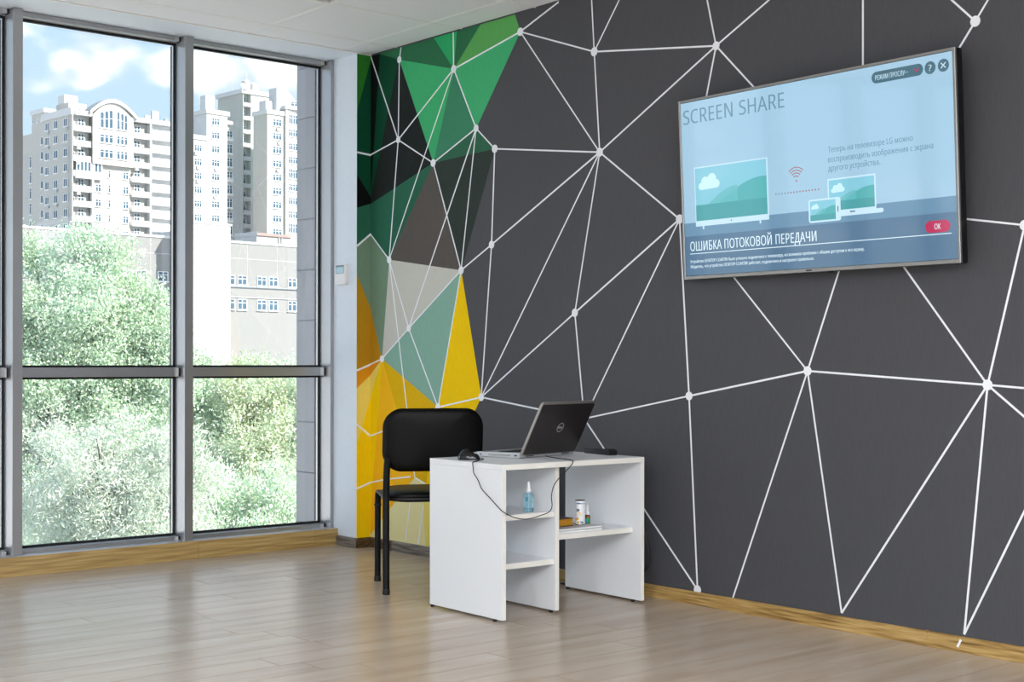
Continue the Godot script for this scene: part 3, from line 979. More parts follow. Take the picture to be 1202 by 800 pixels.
func desk() -> void:
	var d := thing("desk", "small white desk with open shelves standing against the charcoal wall", "desk", DESK_AT)
	d.basis = desk_basis()
	var m: Material = M.white_board
	var e: Material = M.board_edge
	var panels := [[0.815, 0.835, 0.001], [0.480, 0.502, 0.045], [0.0, 0.020, 0.001]]
	part("tabletop", box(Vector3(0.835, 0.0245, 0.54), 0.0012), m, d, Vector3(0.4175, 0.6657, -0.27))
	part("tabletop_edging", box(Vector3(0.833, 0.0225, 0.0012), 0.0003), e, d, Vector3(0.4175, 0.6657, 0.0003))
	for p in panels:
		var w: float = p[1] - p[0]
		part("side_panel", box(Vector3(w, 0.6408, 0.539 - p[2]), 0.0008), m, d, Vector3((p[0] + p[1]) / 2, 0.3328, -(0.539 + p[2]) / 2))
		part("panel_edging", box(Vector3(w - 0.001, 0.639, 0.0012), 0.0003), e, d, Vector3((p[0] + p[1]) / 2, 0.3328, -p[2] + 0.0003))
		for z in [0.035, 0.5]:
			part("foot", lathe([[Vector2(0, 0), Vector2(0.009, 0), Vector2(0.009, 0.0124), Vector2(0, 0.0124)]], 12), M.foot_black, d, Vector3((p[0] + p[1]) / 2, 0, -z - 0.03 - p[2] * 0.5))
	for s in [[0.5022, 0.8148, 0.429, 0.4535, 0.056], [0.5022, 0.8148, 0.218, 0.243, 0.056], [0.0202, 0.4798, 0.324, 0.349, 0.058]]:
		part("shelf", box(Vector3(s[1] - s[0], s[3] - s[2], 0.48 - s[4]), 0.0008), m, d, Vector3((s[0] + s[1]) / 2, (s[2] + s[3]) / 2, -(0.48 + s[4]) / 2))
		part("shelf_edging", box(Vector3(s[1] - s[0], s[3] - s[2] - 0.002, 0.0012), 0.0003), e, d, Vector3((s[0] + s[1]) / 2, (s[2] + s[3]) / 2, -s[4] + 0.0003))


# ================================================================== chair (local: faces +z, rear legs at z = 0)
func cushion(w: float, h: float, r: float, front: float, back: float, bend: float, puff: float, bow_top := 0.0, bow_low := 0.0) -> Mesh:
	# rounded pad in the x,y plane: faces +z and -z, bent about the y axis
	var outline := rounded(w, h, r, 8)
	for k in outline.size():
		var q := 1.0 - pow(2.0 * outline[k].x / w, 2.0)
		outline[k].y += bow_top * q if outline[k].y > 0 else -bow_low * q
	var st := begin()
	st.set_smooth_group(0)
	var n := outline.size()
	var rings := 9
	var at := func(i: int, k: int, side: float) -> Vector3:
		var t := float(i) / rings
		var p := outline[k % n] * t
		var fall := pow(maxf(0.0, 1.0 - pow(t, 7.0)), 0.5)
		var z := (front if side > 0 else -back) * fall
		z += puff * (1.0 - t * t) * (1.0 if side > 0 else 0.0)
		return Vector3(p.x, p.y, z + bend * p.x * p.x)
	for side in [1.0, -1.0]:
		for i in rings:
			for k in n:
				var a: Vector3 = at.call(i, k, side)
				var b: Vector3 = at.call(i, k + 1, side)
				var c: Vector3 = at.call(i + 1, k + 1, side)
				var e: Vector3 = at.call(i + 1, k, side)
				for t in [[a, c, b], [a, e, c]]:
					if t[0].is_equal_approx(t[1]) or t[0].is_equal_approx(t[2]) or t[1].is_equal_approx(t[2]):
						continue
					var q: Array = t if side > 0 else [t[0], t[2], t[1]]
					for v in q:
						st.add_vertex(v)
	st.generate_normals()
	return st.commit()


func chair() -> void:
	var c := thing("conference_chair", "black padded stacking chair behind the white desk", "chair", Vector3(1.593, 0, 0.735), deg_to_rad(-119.4))
	var m: Material = M.black_steel
	for s in [-1.0, 1.0]:
		var x: float = 0.225 * s
		# front leg rises, bends and runs back under the seat
		part("leg", tube(spline([Vector3(x, 0.004, 0.415), Vector3(x, 0.2, 0.414), Vector3(x, 0.40, 0.410), Vector3(x, 0.447, 0.395), Vector3(x, 0.462, 0.355), Vector3(x, 0.462, 0.2), Vector3(x, 0.458, 0.02)], 6), 0.0155, 12, Vector3.RIGHT, 0.62), m, c)
		# rear leg goes straight up to carry the backrest
		part("leg", tube(spline([Vector3(x, 0.004, -0.012), Vector3(x, 0.3, -0.002), Vector3(x, 0.46, 0.0), Vector3(x * 0.99, 0.6, -0.012), Vector3(x * 0.97, 0.66, -0.02)], 6), 0.0165, 12, Vector3.RIGHT, 0.62), m, c)
		for z in [0.415, -0.012]:
			part("foot_cap", lathe([[Vector2(0, 0), Vector2(0.017, 0)], [Vector2(0.017, 0), Vector2(0.0185, 0.006), Vector2(0.0175, 0.026)], [Vector2(0.0175, 0.026), Vector2(0, 0.027)]], 14), M.black_shell, c, Vector3(x, 0, z))
		part("leg_collar", lathe([[Vector2(0.0165, -0.006), Vector2(0.019, -0.004), Vector2(0.019, 0.004), Vector2(0.0165, 0.006)]], 14), M.black_shell, c, Vector3(x, 0.39, 0.411))
	part("cross_bar", tube(PackedVector3Array([Vector3(-0.22, 0.452, 0.33), Vector3(0.22, 0.452, 0.33)]), 0.011, 10), m, c)
	part("cross_bar", tube(PackedVector3Array([Vector3(-0.22, 0.452, 0.07), Vector3(0.22, 0.452, 0.07)]), 0.011, 10), m, c)
	var seat := cushion(0.445, 0.43, 0.10, 0.026, 0.010, 0.0, 0.010, 0.01, 0.02)
	part("seat", seat, M.black_vinyl, c, Vector3(0, 0.462, 0.225), Basis(Vector3.RIGHT, -PI / 2))
	part("seat_shell", cushion(0.44, 0.425, 0.10, 0.004, 0.024, 0.0, 0.0, 0.01, 0.02), M.black_shell, c, Vector3(0, 0.456, 0.225), Basis(Vector3.RIGHT, -PI / 2))
	var back := Basis(Vector3.RIGHT, -0.15)
	part("backrest", cushion(0.488, 0.29, 0.085, 0.022, 0.006, 0.5, 0.006, 0.02, 0.014), M.black_vinyl, c, Vector3(0, 0.738, -0.040), back)
	part("backrest_shell", cushion(0.488, 0.288, 0.085, 0.006, 0.018, 0.5, 0.0, 0.02, 0.014), M.black_vinyl, c, Vector3(0, 0.738, -0.046), back)


# ================================================================== laptop (local: x along the hinge, z towards the user, y up)
func laptop() -> void:
	var hl := on_desk(0.245, 0.678, 0.545)
	var hr := on_desk(0.335, 0.678, 0.145)
	var along := (hr - hl).normalized()
	var width := 0.408
	var l := thing("laptop", "open silver laptop with a dark lid standing on the white desk", "laptop", (hl + hr) / 2)
	var toward := along.cross(Vector3.UP)
	if toward.x > 0:
		toward = -toward
	l.basis = Basis(Vector3.UP.cross(toward), Vector3.UP, toward)
	var x := width / 2
	var body := PackedVector2Array([Vector2(0.0, 0.006), Vector2(0.012, 0.002), Vector2(0.235, 0.003), Vector2(0.262, 0.012), Vector2(0.264, 0.018), Vector2(0.258, 0.023), Vector2(0.0, 0.0275)])
	part("base", prism(body, -x, x), M.silver_plastic, l, Vector3.ZERO, Basis(Vector3(0, 0, 1), Vector3(0, 1, 0), Vector3(-1, 0, 0)))
	part("keyboard_deck", box(Vector3(width - 0.03, 0.002, 0.12), 0.0005), M.black_shell, l, Vector3(0, 0.0272, 0.085), Basis(Vector3.RIGHT, 0.0175))
	part("touchpad", box(Vector3(0.1, 0.001, 0.065)), M.rim_metal, l, Vector3(-0.02, 0.0247, 0.2), Basis(Vector3.RIGHT, 0.0175))
	for sx in [-1, 1]:
		part("port", box(Vector3(0.0012, 0.005, 0.011)), M.black_shell, l, Vector3(sx * x, 0.0125, 0.232))
		part("drive_slot", box(Vector3(0.0012, 0.0065, 0.13), 0.0004), M.rim_metal, l, Vector3(sx * x, 0.013, 0.12))
		part("port", box(Vector3(0.0012, 0.006, 0.014)), M.black_shell, l, Vector3(sx * x, 0.0135, 0.025))
		for z in [0.03, 0.22]:
			part("rubber_foot", lathe([[Vector2(0, -0.003), Vector2(0.007, -0.003), Vector2(0.008, 0.0), Vector2(0.008, 0.004)]], 12), M.foot_black, l, Vector3(sx * (x - 0.03), 0.003, z))
	# keys
	for r in 5:
		for k in 14:
			part("key", box(Vector3(0.0225, 0.002, 0.0185), 0.0006), M.black_steel, l, Vector3(-0.164 + 0.0252 * k, 0.0290 - r * 0.0004, 0.042 + 0.0215 * r))
	# lid: leans away from the user
	var lid := Node3D.new()
	lid.name = "lid"
	var tilt := -0.475
	lid.transform = Transform3D(Basis(Vector3.RIGHT, tilt), Vector3(0, 0.016, -0.004))
	l.add_child(lid)
	var h := 0.272
	part("lid_frame", prism(moved(rounded(width, h, 0.016, 6), Vector2(0, h / 2)), -0.006, 0.006), M.rim_metal, lid)
	part("lid_cover", prism(moved(rounded(width - 0.012, h - 0.014, 0.013, 6), Vector2(0, h / 2 - 0.002)), -0.0085, -0.004), M.dark_lid, lid)
	part("lid_screen", box(Vector3(width - 0.03, h - 0.045, 0.001)), M.screen_off, lid, Vector3(0, h / 2 + 0.006, 0.0062))
	var ring := begin()
	for k in 28:
		var a := TAU * k / 28
		var b := TAU * (k + 1) / 28
		add_prism(ring, PackedVector2Array([Vector2(cos(a), sin(a)) * 0.0205, Vector2(cos(b), sin(b)) * 0.0205, Vector2(cos(b), sin(b)) * 0.0235, Vector2(cos(a), sin(a)) * 0.0235]), -0.0093, -0.008)
	var turn_back := Basis(Vector3.UP, PI)
	part("emblem", ring.commit(), M.emblem_metal, lid, Vector3(0, h * 0.52, 0))
	var t := TextMesh.new()
	var f := SystemFont.new()
	f.font_names = PackedStringArray(["Droid Sans"])
	f.font_weight = 700
	t.font = f
	t.text = "DELL"
	t.font_size = 32
	t.pixel_size = 0.00048
	t.depth = 0.001
	part("emblem", t, M.emblem_metal, lid, Vector3(0, h * 0.52, -0.0088), turn_back)
	for sx in [-1, 1]:
		part("hinge", tube(PackedVector3Array([Vector3(sx * 0.11, 0.0, 0.0), Vector3(sx * 0.16, 0.0, 0.0)]), 0.0075, 10), M.black_shell, l, Vector3(0, 0.015, -0.001))


# ================================================================== things on and in the desk
func desk_things() -> void:
	var t_y := 0.6781
	# mouse with its cable hanging round the corner of the desk
	var at := on_desk(0.335, t_y, 0.765)
	var m := thing("computer_mouse", "black computer mouse on the left corner of the white desk", "mouse", at)
	var st := begin()
	st.set_smooth_group(0)
	# half egg: long axis x
	var nu := 20
	var nv := 8
	var egg := func(i: int, j: int) -> Vector3:
		var a := TAU * i / nu
		var t := float(j) / nv
		var rr := cos(t * PI / 2)
		var px := cos(a) * 0.052 * pow(rr, 0.75)
		var pz := sin(a) * 0.030 * pow(rr, 0.75) * (1.0 - 0.1 * cos(a))
		return Vector3(px, 0.003 + 0.039 * sin(t * PI / 2) * (1.0 - 0.18 * cos(a)), pz)
	for i in nu:
		for j in nv:
			var a: Vector3 = egg.call(i, j)
			var b: Vector3 = egg.call(i + 1, j)
			var c: Vector3 = egg.call(i + 1, j + 1)
			var d: Vector3 = egg.call(i, j + 1)
			for q in [[a, b, c], [a, c, d]]:
				if q[0].is_equal_approx(q[1]) or q[1].is_equal_approx(q[2]) or q[0].is_equal_approx(q[2]):
					continue
				st.add_vertex(q[0])
				st.add_vertex(q[1])
				st.add_vertex(q[2])
	st.generate_normals()
	var heading := Basis(Vector3.UP, 0.62)
	part("shell", st.commit(), M.gloss_black, m, Vector3.ZERO, heading)
	part("sole", prism(PackedVector2Array(disc(0.03, 0.0, 24)), 0.0, 0.004), M.black_shell, m, Vector3.ZERO, heading * Basis(Vector3.RIGHT, -PI / 2) * Basis.from_scale(Vector3(1.7, 0.97, 1)))
	part("wheel", lathe([[Vector2(0.001, -0.003), Vector2(0.008, -0.003), Vector2(0.009, 0.0), Vector2(0.008, 0.003), Vector2(0.001, 0.003)]], 14), M.rim_metal, m, heading * Vector3(0.028, 0.028, 0), heading * Basis(Vector3.RIGHT, PI / 2))
	var nose := at + heading * Vector3(0.05, 0.008, 0.0)
	var cab := [nose, nose + heading * Vector3(0.02, -0.003, 0.008), Vector3(2.224, 0.6795, 0.9855), Vector3(2.229, 0.673, 0.9965), Vector3(2.235, 0.654, 0.998), Vector3(2.239, 0.632, 0.998), Vector3(2.269, 0.604, 0.999), Vector3(2.294, 0.569, 1.000), Vector3(2.331, 0.546, 1.001), Vector3(2.367, 0.526, 1.003), Vector3(2.409, 0.500, 1.004), Vector3(2.438, 0.483, 1.003), Vector3(2.451, 0.462, 0.971), Vector3(2.453, 0.446, 0.920), Vector3(2.455, 0.442, 0.868), Vector3(2.456, 0.452, 0.797), Vector3(2.457, 0.465, 0.749), Vector3(2.457, 0.490, 0.734), Vector3(2.457, 0.531, 0.738), Vector3(2.457, 0.575, 0.724), Vector3(2.458, 0.607, 0.695), Vector3(2.460, 0.636, 0.656), Vector3(2.459, 0.662, 0.621), Vector3(2.452, 0.680, 0.606), on_desk(0.06, t_y + 0.003, 0.42), on_desk(0.16, t_y + 0.003, 0.40), on_desk(0.26, t_y + 0.006, 0.38)]
	var pts := spline(cab, 5)
	for k in pts.size():
		pts[k] -= at
	part("cable", tube(pts, 0.0021, 6), M.cable_black, m)

	# remote control lying across the right end
	var rc := thing("remote_control", "slim black remote control lying on the right end of the desk top", "remote control", on_desk(0.268, t_y, 0.032))
	rc.basis = desk_basis() * Basis(Vector3.UP, PI / 2 + 0.12)
	part("body", prism(PackedVector2Array([Vector2(-0.105, 0.002), Vector2(-0.1, 0.0), Vector2(0.1, 0.0), Vector2(0.105, 0.003), Vector2(0.105, 0.016), Vector2(0.098, 0.022), Vector2(0.03, 0.021), Vector2(-0.09, 0.028), Vector2(-0.105, 0.022)]), -0.022, 0.022), M.remote_black, rc)
	for r in 6:
		for k in 3:
			part("button", box(Vector3(0.012, 0.003, 0.009), 0.001), M.black_steel, rc, Vector3(-0.08 + 0.026 * r, 0.0275 - 0.0013 * r, -0.013 + 0.013 * k))
	part("sensor_window", box(Vector3(0.002, 0.007, 0.018), 0.0006), M.emblem_metal, rc, Vector3(0.105, 0.008, 0))

	# spray bottle on the upper left shelf
	var b := thing("spray_bottle", "small clear blue spray bottle with a white cap on the upper left shelf", "bottle", on_desk(0.111, 0.4536, 0.602))
	part("bottle_body", lathe([[Vector2(0, 0.0), Vector2(0.020, 0.0), Vector2(0.0225, 0.003), Vector2(0.0225, 0.072), Vector2(0.020, 0.08), Vector2(0.012, 0.086), Vector2(0.0, 0.086)]], 28), M.blue_liquid, b)
	part("label_band", lathe([[Vector2(0.0227, 0.014), Vector2(0.0227, 0.0155)], [Vector2(0.0227, 0.017), Vector2(0.0227, 0.018)]], 28), M.blue_print, b)
	part("label_mark", box(Vector3(0.01, 0.018, 0.001)), M.blue_print, b, Vector3(0.0115, 0.058, 0.0195), Basis(Vector3.UP, 0.53))
	part("dip_tube", tube(PackedVector3Array([Vector3(0, 0.004, 0), Vector3(0, 0.085, 0)]), 0.0016, 8), M.cap_white, b)
	part("pump_collar", lathe([[Vector2(0.0, 0.086), Vector2(0.0115, 0.086), Vector2(0.0112, 0.098), Vector2(0.0095, 0.1), Vector2(0.0, 0.1)]], 20), M.cap_white, b)
	part("cap", lathe([[Vector2(0.0095, 0.098), Vector2(0.008, 0.115), Vector2(0.0062, 0.130), Vector2(0.0045, 0.1335), Vector2(0.0, 0.134)]], 20), M.cap_white, b)

	# papers, book, tin and dropper on the right shelf
	var mags := [["magazine", "white magazine at the bottom of the paper pile on the right shelf", 0.3492, 0.01, 0.02, "paper"], ["magazine", "pale magazine on top of the paper pile, under the book and tin", 0.3602, 0.009, -0.03, "paper"]]
	for k in 2:
		var g = mags[k]
		var o := thing(g[0], g[1], "magazine", on_desk(0.143 + 0.006 * k, g[2], 0.334 - 0.005 * k))
		o.basis = desk_basis() * Basis(Vector3.UP, g[4])
		part("pages", box(Vector3(0.268, g[3] - 0.002, 0.15), 0.001), M.paper, o, Vector3(0, (g[3] - 0.002) / 2, 0))
		part("cover", box(Vector3(0.27, 0.0014, 0.152), 0.0003), M.paper if k == 0 else M.paper_dark, o, Vector3(0, g[3] - 0.0012, 0))
	var bk := thing("book", "thick ochre-edged book lying on the magazines beside the tin", "book", on_desk(0.172, 0.3694, 0.388))
	bk.basis = desk_basis() * Basis(Vector3.UP, -0.05)
	part("pages", box(Vector3(0.128, 0.031, 0.085), 0.002), M.book_pages, bk, Vector3(0, 0.0185, 0))
	part("cover", box(Vector3(0.132, 0.003, 0.09), 0.001), M.book_cover, bk, Vector3(0, 0.0355, 0))
	part("cover", box(Vector3(0.132, 0.003, 0.09), 0.001), M.book_cover, bk, Vector3(0, 0.0015, 0))
	var cn := thing("tin", "tall white tin with blue and yellow print on the right shelf", "tin", on_desk(0.152, 0.3694, 0.262))
	part("can_body", lathe([[Vector2(0, 0), Vector2(0.0225, 0)], [Vector2(0.0225, 0), Vector2(0.0235, 0.002), Vector2(0.0235, 0.108), Vector2(0.0225, 0.11)]], 28), M.can_white, cn)
	part("lid", lathe([[Vector2(0.0225, 0.1095), Vector2(0.0238, 0.1105), Vector2(0.0238, 0.113), Vector2(0.022, 0.1135), Vector2(0.0212, 0.1115), Vector2(0, 0.1115)]], 28), M.can_rim, cn)
	part("base_rim", lathe([[Vector2(0.0238, 0.0), Vector2(0.0240, 0.003), Vector2(0.0236, 0.004)]], 28), M.can_rim, cn)
	var look := atan2(EYE.x - cn.position.x, EYE.z - cn.position.z)
	for p in [[-0.7, 0.25, 0.096, 0.101, "print_blue"], [0.3, 0.55, 0.096, 0.101, "print_cyan"], [0.8, 1.0, 0.096, 0.101, "print_blue"], [-0.75, -0.1, 0.062, 0.074, "print_grey"], [-0.35, 0.15, 0.052, 0.058, "print_yellow"], [-0.2, 0.25, 0.044, 0.049, "print_yellow"], [-0.85, -0.25, 0.022, 0.034, "print_yellow"], [-0.6, -0.1, 0.006, 0.016, "print_yellow"], [0.05, 0.7, 0.008, 0.014, "print_blue"], [0.0, 0.5, 0.016, 0.018, "print_grey"]]:
		var s2 := begin()
		for k in 6:
			var a: float = look + lerpf(p[0], p[1], k / 6.0)
			var e: float = look + lerpf(p[0], p[1], (k + 1) / 6.0)
			var ra := Vector3(sin(a), 0, cos(a)) * 0.0238
			var rb := Vector3(sin(e), 0, cos(e)) * 0.0238
			quad(s2, ra + Vector3.UP * p[2], rb + Vector3.UP * p[2], rb + Vector3.UP * p[3], ra + Vector3.UP * p[3], ra)
		part("printed_mark", s2.commit(), M[p[4]], cn)
	var dr := thing("dropper_bottle", "small brown dropper bottle with a white nozzle beside the tin", "bottle", on_desk(0.157, 0.3694, 0.212))
	part("glass_body", lathe([[Vector2(0, 0), Vector2(0.0115, 0), Vector2(0.0125, 0.002), Vector2(0.0125, 0.034), Vector2(0.0105, 0.04), Vector2(0.006, 0.043), Vector2(0.0, 0.043)]], 20), M.amber_glass, dr)
	part("label_band", lathe([[Vector2(0.0127, 0.003), Vector2(0.0127, 0.026)]], 20), M.print_green, dr)
	var s3 := begin()
	for k in 6:
		var a: float = look + lerpf(-1.2, -0.2, k / 6.0)
		var e: float = look + lerpf(-1.2, -0.2, (k + 1) / 6.0)
		var ra := Vector3(sin(a), 0, cos(a)) * 0.0129
		var rb := Vector3(sin(e), 0, cos(e)) * 0.0129
		quad(s3, ra + Vector3.UP * 0.004, rb + Vector3.UP * 0.004, rb + Vector3.UP * 0.022, ra + Vector3.UP * 0.022, ra)
	part("printed_mark", s3.commit(), M.print_cyan, dr)
	part("nozzle", lathe([[Vector2(0.0, 0.042), Vector2(0.0088, 0.042), Vector2(0.0082, 0.054), Vector2(0.0058, 0.058), Vector2(0.0045, 0.078), Vector2(0.0028, 0.0865), Vector2(0.0, 0.087)]], 20), M.cap_white, dr)

	# black lead looping down behind the right end of the desk
	var w := thing("power_cable", "black power cable looping behind the right side of the desk", "cable", Vector3(2.3, 0, 0.07))
	var wp := spline([Vector3(-0.2, 0.66, 0.02), Vector3(-0.05, 0.6, 0.0), Vector3(0.03, 0.42, 0.0), Vector3(0.078, 0.29, 0.0), Vector3(0.095, 0.25, 0.0), Vector3(0.102, 0.206, 0.0), Vector3(0.094, 0.157, 0.0), Vector3(0.075, 0.13, 0.0), Vector3(-0.01, 0.06, 0.0), Vector3(-0.2, 0.006, 0.0), Vector3(-0.5, 0.005, 0.01)], 6)
	part("lead", tube(wp, 0.006, 8), M.cable_black, w)


func thermostat() -> void:
	var t := thing("thermostat", "white wall thermostat with a small grey display on the pier", "thermostat", Vector3(-0.148, 1.645, STRIP))
	part("housing", prism(rounded(0.118, 0.122, 0.006, 4), 0.0, 0.021), M.thermo_white, t)
	part("front_cover", prism(moved(rounded(0.112, 0.062, 0.004, 4), Vector2(0, -0.027)), 0.021, 0.0235), M.thermo_white, t)
	part("display_surround", box(Vector3(0.088, 0.05, 0.002), 0.0006), M.thermo_dark, t, Vector3(-0.004, 0.0315, 0.0212))
	part("display", box(Vector3(0.078, 0.036, 0.001)), M.thermo_lcd, t, Vector3(-0.002, 0.027, 0.0224))


# ================================================================== out of doors
func outdoors() -> void:
	var g := struct("ground", "pale paved ground below the windows", "ground")
	slab("paving", M.ground, g, Vector3(-620, GROUND - 0.5, -520), Vector3(-0.66, GROUND, 320))
	buildings()
	trees()


const FACADE_TURN := 94.649


func building(called: String, label: String, category: String, x: float, z: float) -> Node3D:
	return thing(called, label, category, Vector3(x, GROUND, z), deg_to_rad(FACADE_TURN))


# heights below are given above the room's floor; the building's node stands on the ground
func bx(p: Node3D, called: String, m: String, x0: float, x1: float, y0: float, y1: float, z0: float, z1: float, bev := 0.05) -> MeshInstance3D:
	return slab(called, M[m], p, Vector3(x0, y0 - GROUND, z0), Vector3(x1, y1 - GROUND, z1), bev)


var frames := {}


func far_window(p: Node3D, x: float, y: float, z: float, w: float, h: float, n: int, side := false, top := 0.34) -> void:
	var key := "%.2f %.2f %d %.2f" % [w, h, n, top]
	if not frames.has(key):
		var st := begin()
		var b := 0.065
		for e in [-1, 1]:
			add_box(st, Vector3(e * (w - b) / 2, 0, 0.03), Vector3(b, h, 0.16))
			add_box(st, Vector3(0, e * (h - b) / 2, 0.03), Vector3(w - 2 * b, b, 0.16))
		for k in range(1, n):
			add_box(st, Vector3(-w / 2 + w * k / n, 0, 0.03), Vector3(b * 1.4, h - 2 * b, 0.14))
		if top > 0:
			add_box(st, Vector3(0, h / 2 - h * top, 0.02), Vector3(w - 2 * b, b, 0.1))
		add_box(st, Vector3(0, -h / 2 - 0.06, 0.09), Vector3(w + 0.2, 0.1, 0.3))
		frames[key] = [st.commit(), box(Vector3(w - 0.1, h - 0.1, 0.06))]
	var turn := Basis(Vector3.UP, -PI / 2) if side else Basis.IDENTITY
	var at := Vector3(x, y - GROUND, z)
	var f := part("window", frames[key][0], M.far_frame, p, at, turn)
	part("pane", frames[key][1], M.far_pane, f)


func unit(p: Node3D, x: float, y: float, z: float) -> void:
	slab("air_conditioner", M.far_unit, p, Vector3(x - 0.4, y - 0.3 - GROUND, z), Vector3(x + 0.4, y + 0.3 - GROUND, z + 0.35), 0.04)


func buildings() -> void:
	var r := RandomNumberGenerator.new()
	r.seed = 31
	# --- apartment block with the arched gable, in the left window
	var l := building("apartment_building", "cream apartment block with an arched gable and stacked balconies", "building", -263.1, -109.6)
	bx(l, "wall", "render_cream", 0.0, 25.5, GROUND, 50.2, -12.4, -1.05)
	bx(l, "wall", "render_cream", 0.0, 0.25, GROUND, 50.2, -1.5, 0.0)
	bx(l, "cornice", "render_white", -0.35, 0.5, 50.2, 51.6, -12.6, 0.1)
	bx(l, "roof", "render_white", 0.5, 4.2, 50.2, 51.2, -12.4, 0.35)
	bx(l, "roof", "render_white", 13.0, 25.6, 50.4, 51.3, -12.4, 0.35)
	for k in 9:
		var y := 48.9 - 3.02 * k
		for z in [-10.4, -6.7, -2.6]:
			far_window(l, -0.02, y, z, 1.6, 1.6, 2, true, 0.0)
			if r.randf() < 0.3:
				slab("air_conditioner", M.far_unit, l, Vector3(-0.4, y - 1.6 - GROUND, z + 0.2), Vector3(0, y - 1.05 - GROUND, z + 1.0), 0.04)
	# stacked balconies either side of the gable
	for q in [[0.25, 4.2, 2.4], [13.2, 17.3, 15.0]]:
		for k in 10:
			var y := 47.2 - 3.02 * k
			bx(l, "balcony_slab", "render_white", q[0], q[1], y - 0.22, y, -1.5, 0.15)
			bx(l, "balcony_parapet", "render_cream", q[0], q[1], y, y + 1.05, -0.05, 0.1)
			far_window(l, q[2], y + 1.5, -1.04, 1.3, 2.0, 2)
			bx(l, "balcony_door", "far_door", q[2] - 1.2, q[2] - 0.7, y, y + 2.1, -1.05, -0.98)
			if r.randf() < 0.5:
				bx(l, "air_conditioner", "far_unit", q[0] + 0.6, q[0] + 1.4, y - 0.9, y - 0.35, 0.1, 0.4)
		bx(l, "balcony_pier", "render_white", q[1], q[1] + 0.45, GROUND, 50.3, -1.5, 0.2)
	# glazed-in balcony
	bx(l, "glazed_balcony", "far_pane", 0.8, 6.4, 39.2, 40.9, -0.1, 0.05)
	for k in 8:
		bx(l, "glazing_bar", "far_frame", 0.8 + 0.78 * k, 1.05 + 0.78 * k, 39.1, 41.0, 0.0, 0.15)
	bx(l, "balcony_parapet", "render_white", 0.6, 6.6, 37.6, 39.2, -0.1, 0.25)
	# gable: a panel with an arched top standing proud of the facade
	var arc := PackedVector2Array()
	var top := PackedVector2Array()
	var inner := PackedVector2Array()
	for k in 25:
		var t := k / 24.0
		var x := lerpf(4.2, 13.3, t)
		var y := 50.6 + 3.5 * sin(PI * lerpf(0.06, 0.94, t)) - GROUND - 0.65
		arc.append(Vector2(x, y))
		top.append(Vector2(lerpf(3.5, 14.0, t), y + 0.75))
		inner.append(Vector2(lerpf(3.5, 14.0, t), y + 0.02))
	var panel := arc.duplicate()
	panel.append(Vector2(13.3, 40.8 - GROUND))
	panel.append(Vector2(4.2, 40.8 - GROUND))
	part("gable", prism(panel, -1.5, 0.5), M.render_cream, l)
	inner.reverse()
	top.append_array(inner)
	part("arched_roof", prism(top, -2.0, 0.95), M.render_white, l)
	var rim := PackedVector2Array()
	var low := PackedVector2Array()
	for k in 25:
		rim.append(top[k] + Vector2(0, 0.16))
		low.append(top[k] + Vector2(0, 0.003))
	low.reverse()
	rim.append_array(low)
	part("arched_roof_edge", prism(rim, -2.0, 1.0), M.roof_dark, l)
	bx(l, "roof_wing", "roof_dark", 2.6, 6.0, 51.2, 51.9, -6.0, -2.0)
	for q in [[7.2, 3.0], [10.7, 2.5]]:
		for k in 3:
			var x: float = q[0] - q[1] / 2 + q[1] / 3 * (k + 0.5)
			var tall := 3.9 - 0.28 * absf(x - 8.8)
			far_window(l, x, 48.3 + tall / 2 - 0.1, 0.52, q[1] / 3 - 0.15, tall, 1, false, 0.45)
		for row in 2:
			for k in 3:
				far_window(l, q[0] - q[1] / 2 + q[1] / 3 * (k + 0.5), 46.05 - 3.02 * row, 0.52, q[1] / 3 - 0.12, 1.7, 1, false, 0.3)
	bx(l, "wall", "render_cream", 4.2, 13.2, GROUND, 40.8, -1.5, -0.5)
	for k in 7:
		for x in [5.9, 8.4, 12.1]:
			far_window(l, x, 39.1 - 3.02 * k, -0.48, 1.2 if x != 8.4 else 0.6, 1.5, 2 if x != 8.4 else 1)
	# deep galleries at the right
	bx(l, "gallery_recess", "render_white", 17.75, 25.4, GROUND, 50.4, -1.6, -0.85)
	for k in 11:
		var y := 47.25 - 2.72 * k
		bx(l, "gallery_parapet", "render_white", 17.75, 25.5, y, y + 0.62, -0.2, 0.25)
		bx(l, "balcony_slab", "render_white", 17.75, 25.5, y - 0.15, y, -1.5, 0.2)
	# roof furniture
	bx(l, "chimney", "render_cream", 2.0, 6.0, 50.2, 53.6, -10.6, -5.4)
	bx(l, "roof_cabin", "render_white", 2.0, 5.0, 53.6, 55.4, -9.9, -7.2)
	bx(l, "roof_dish", "far_unit", 18.2, 19.8, 51.3, 53.3, -1.0, -0.5)
	bx(l, "roof_dish", "far_unit", 16.6, 17.8, 51.3, 52.2, -1.0, -0.5)
	bx(l, "roof_dish", "roof_dark", 21.2, 22.2, 51.3, 52.0, -1.0, -0.5)
	# the lower wing behind, at its left
	var f := building("apartment_building", "narrow shaded wing of flats at the left edge behind the arched block", "building", -263.1, -109.6)
	bx(f, "wall", "render_cream", 1.0, 14.0, GROUND, 52.4, -19.4, -13.8)
	bx(f, "cornice", "render_white", 0.7, 14.0, 52.4, 53.3, -19.7, -13.6)
	for k in 9:
		far_window(f, 0.98, 46.6 - 3.02 * k, -14.6, 1.0, 1.6, 1, true, 0.0)
		bx(f, "stair_pane", "far_pane", 0.9, 1.0, 44.0 - 3.02 * k, 46.0 - 3.02 * k, -13.8, -13.3)
	for z in [-18.6, -16.6, -14.8]:
		far_window(f, 0.98, 51.0, z, 0.5, 0.8, 1, true, 0.0)
	bx(f, "wall", "render_cream", 2.0, 8.0, GROUND, 49.0, -28.0, -19.4)
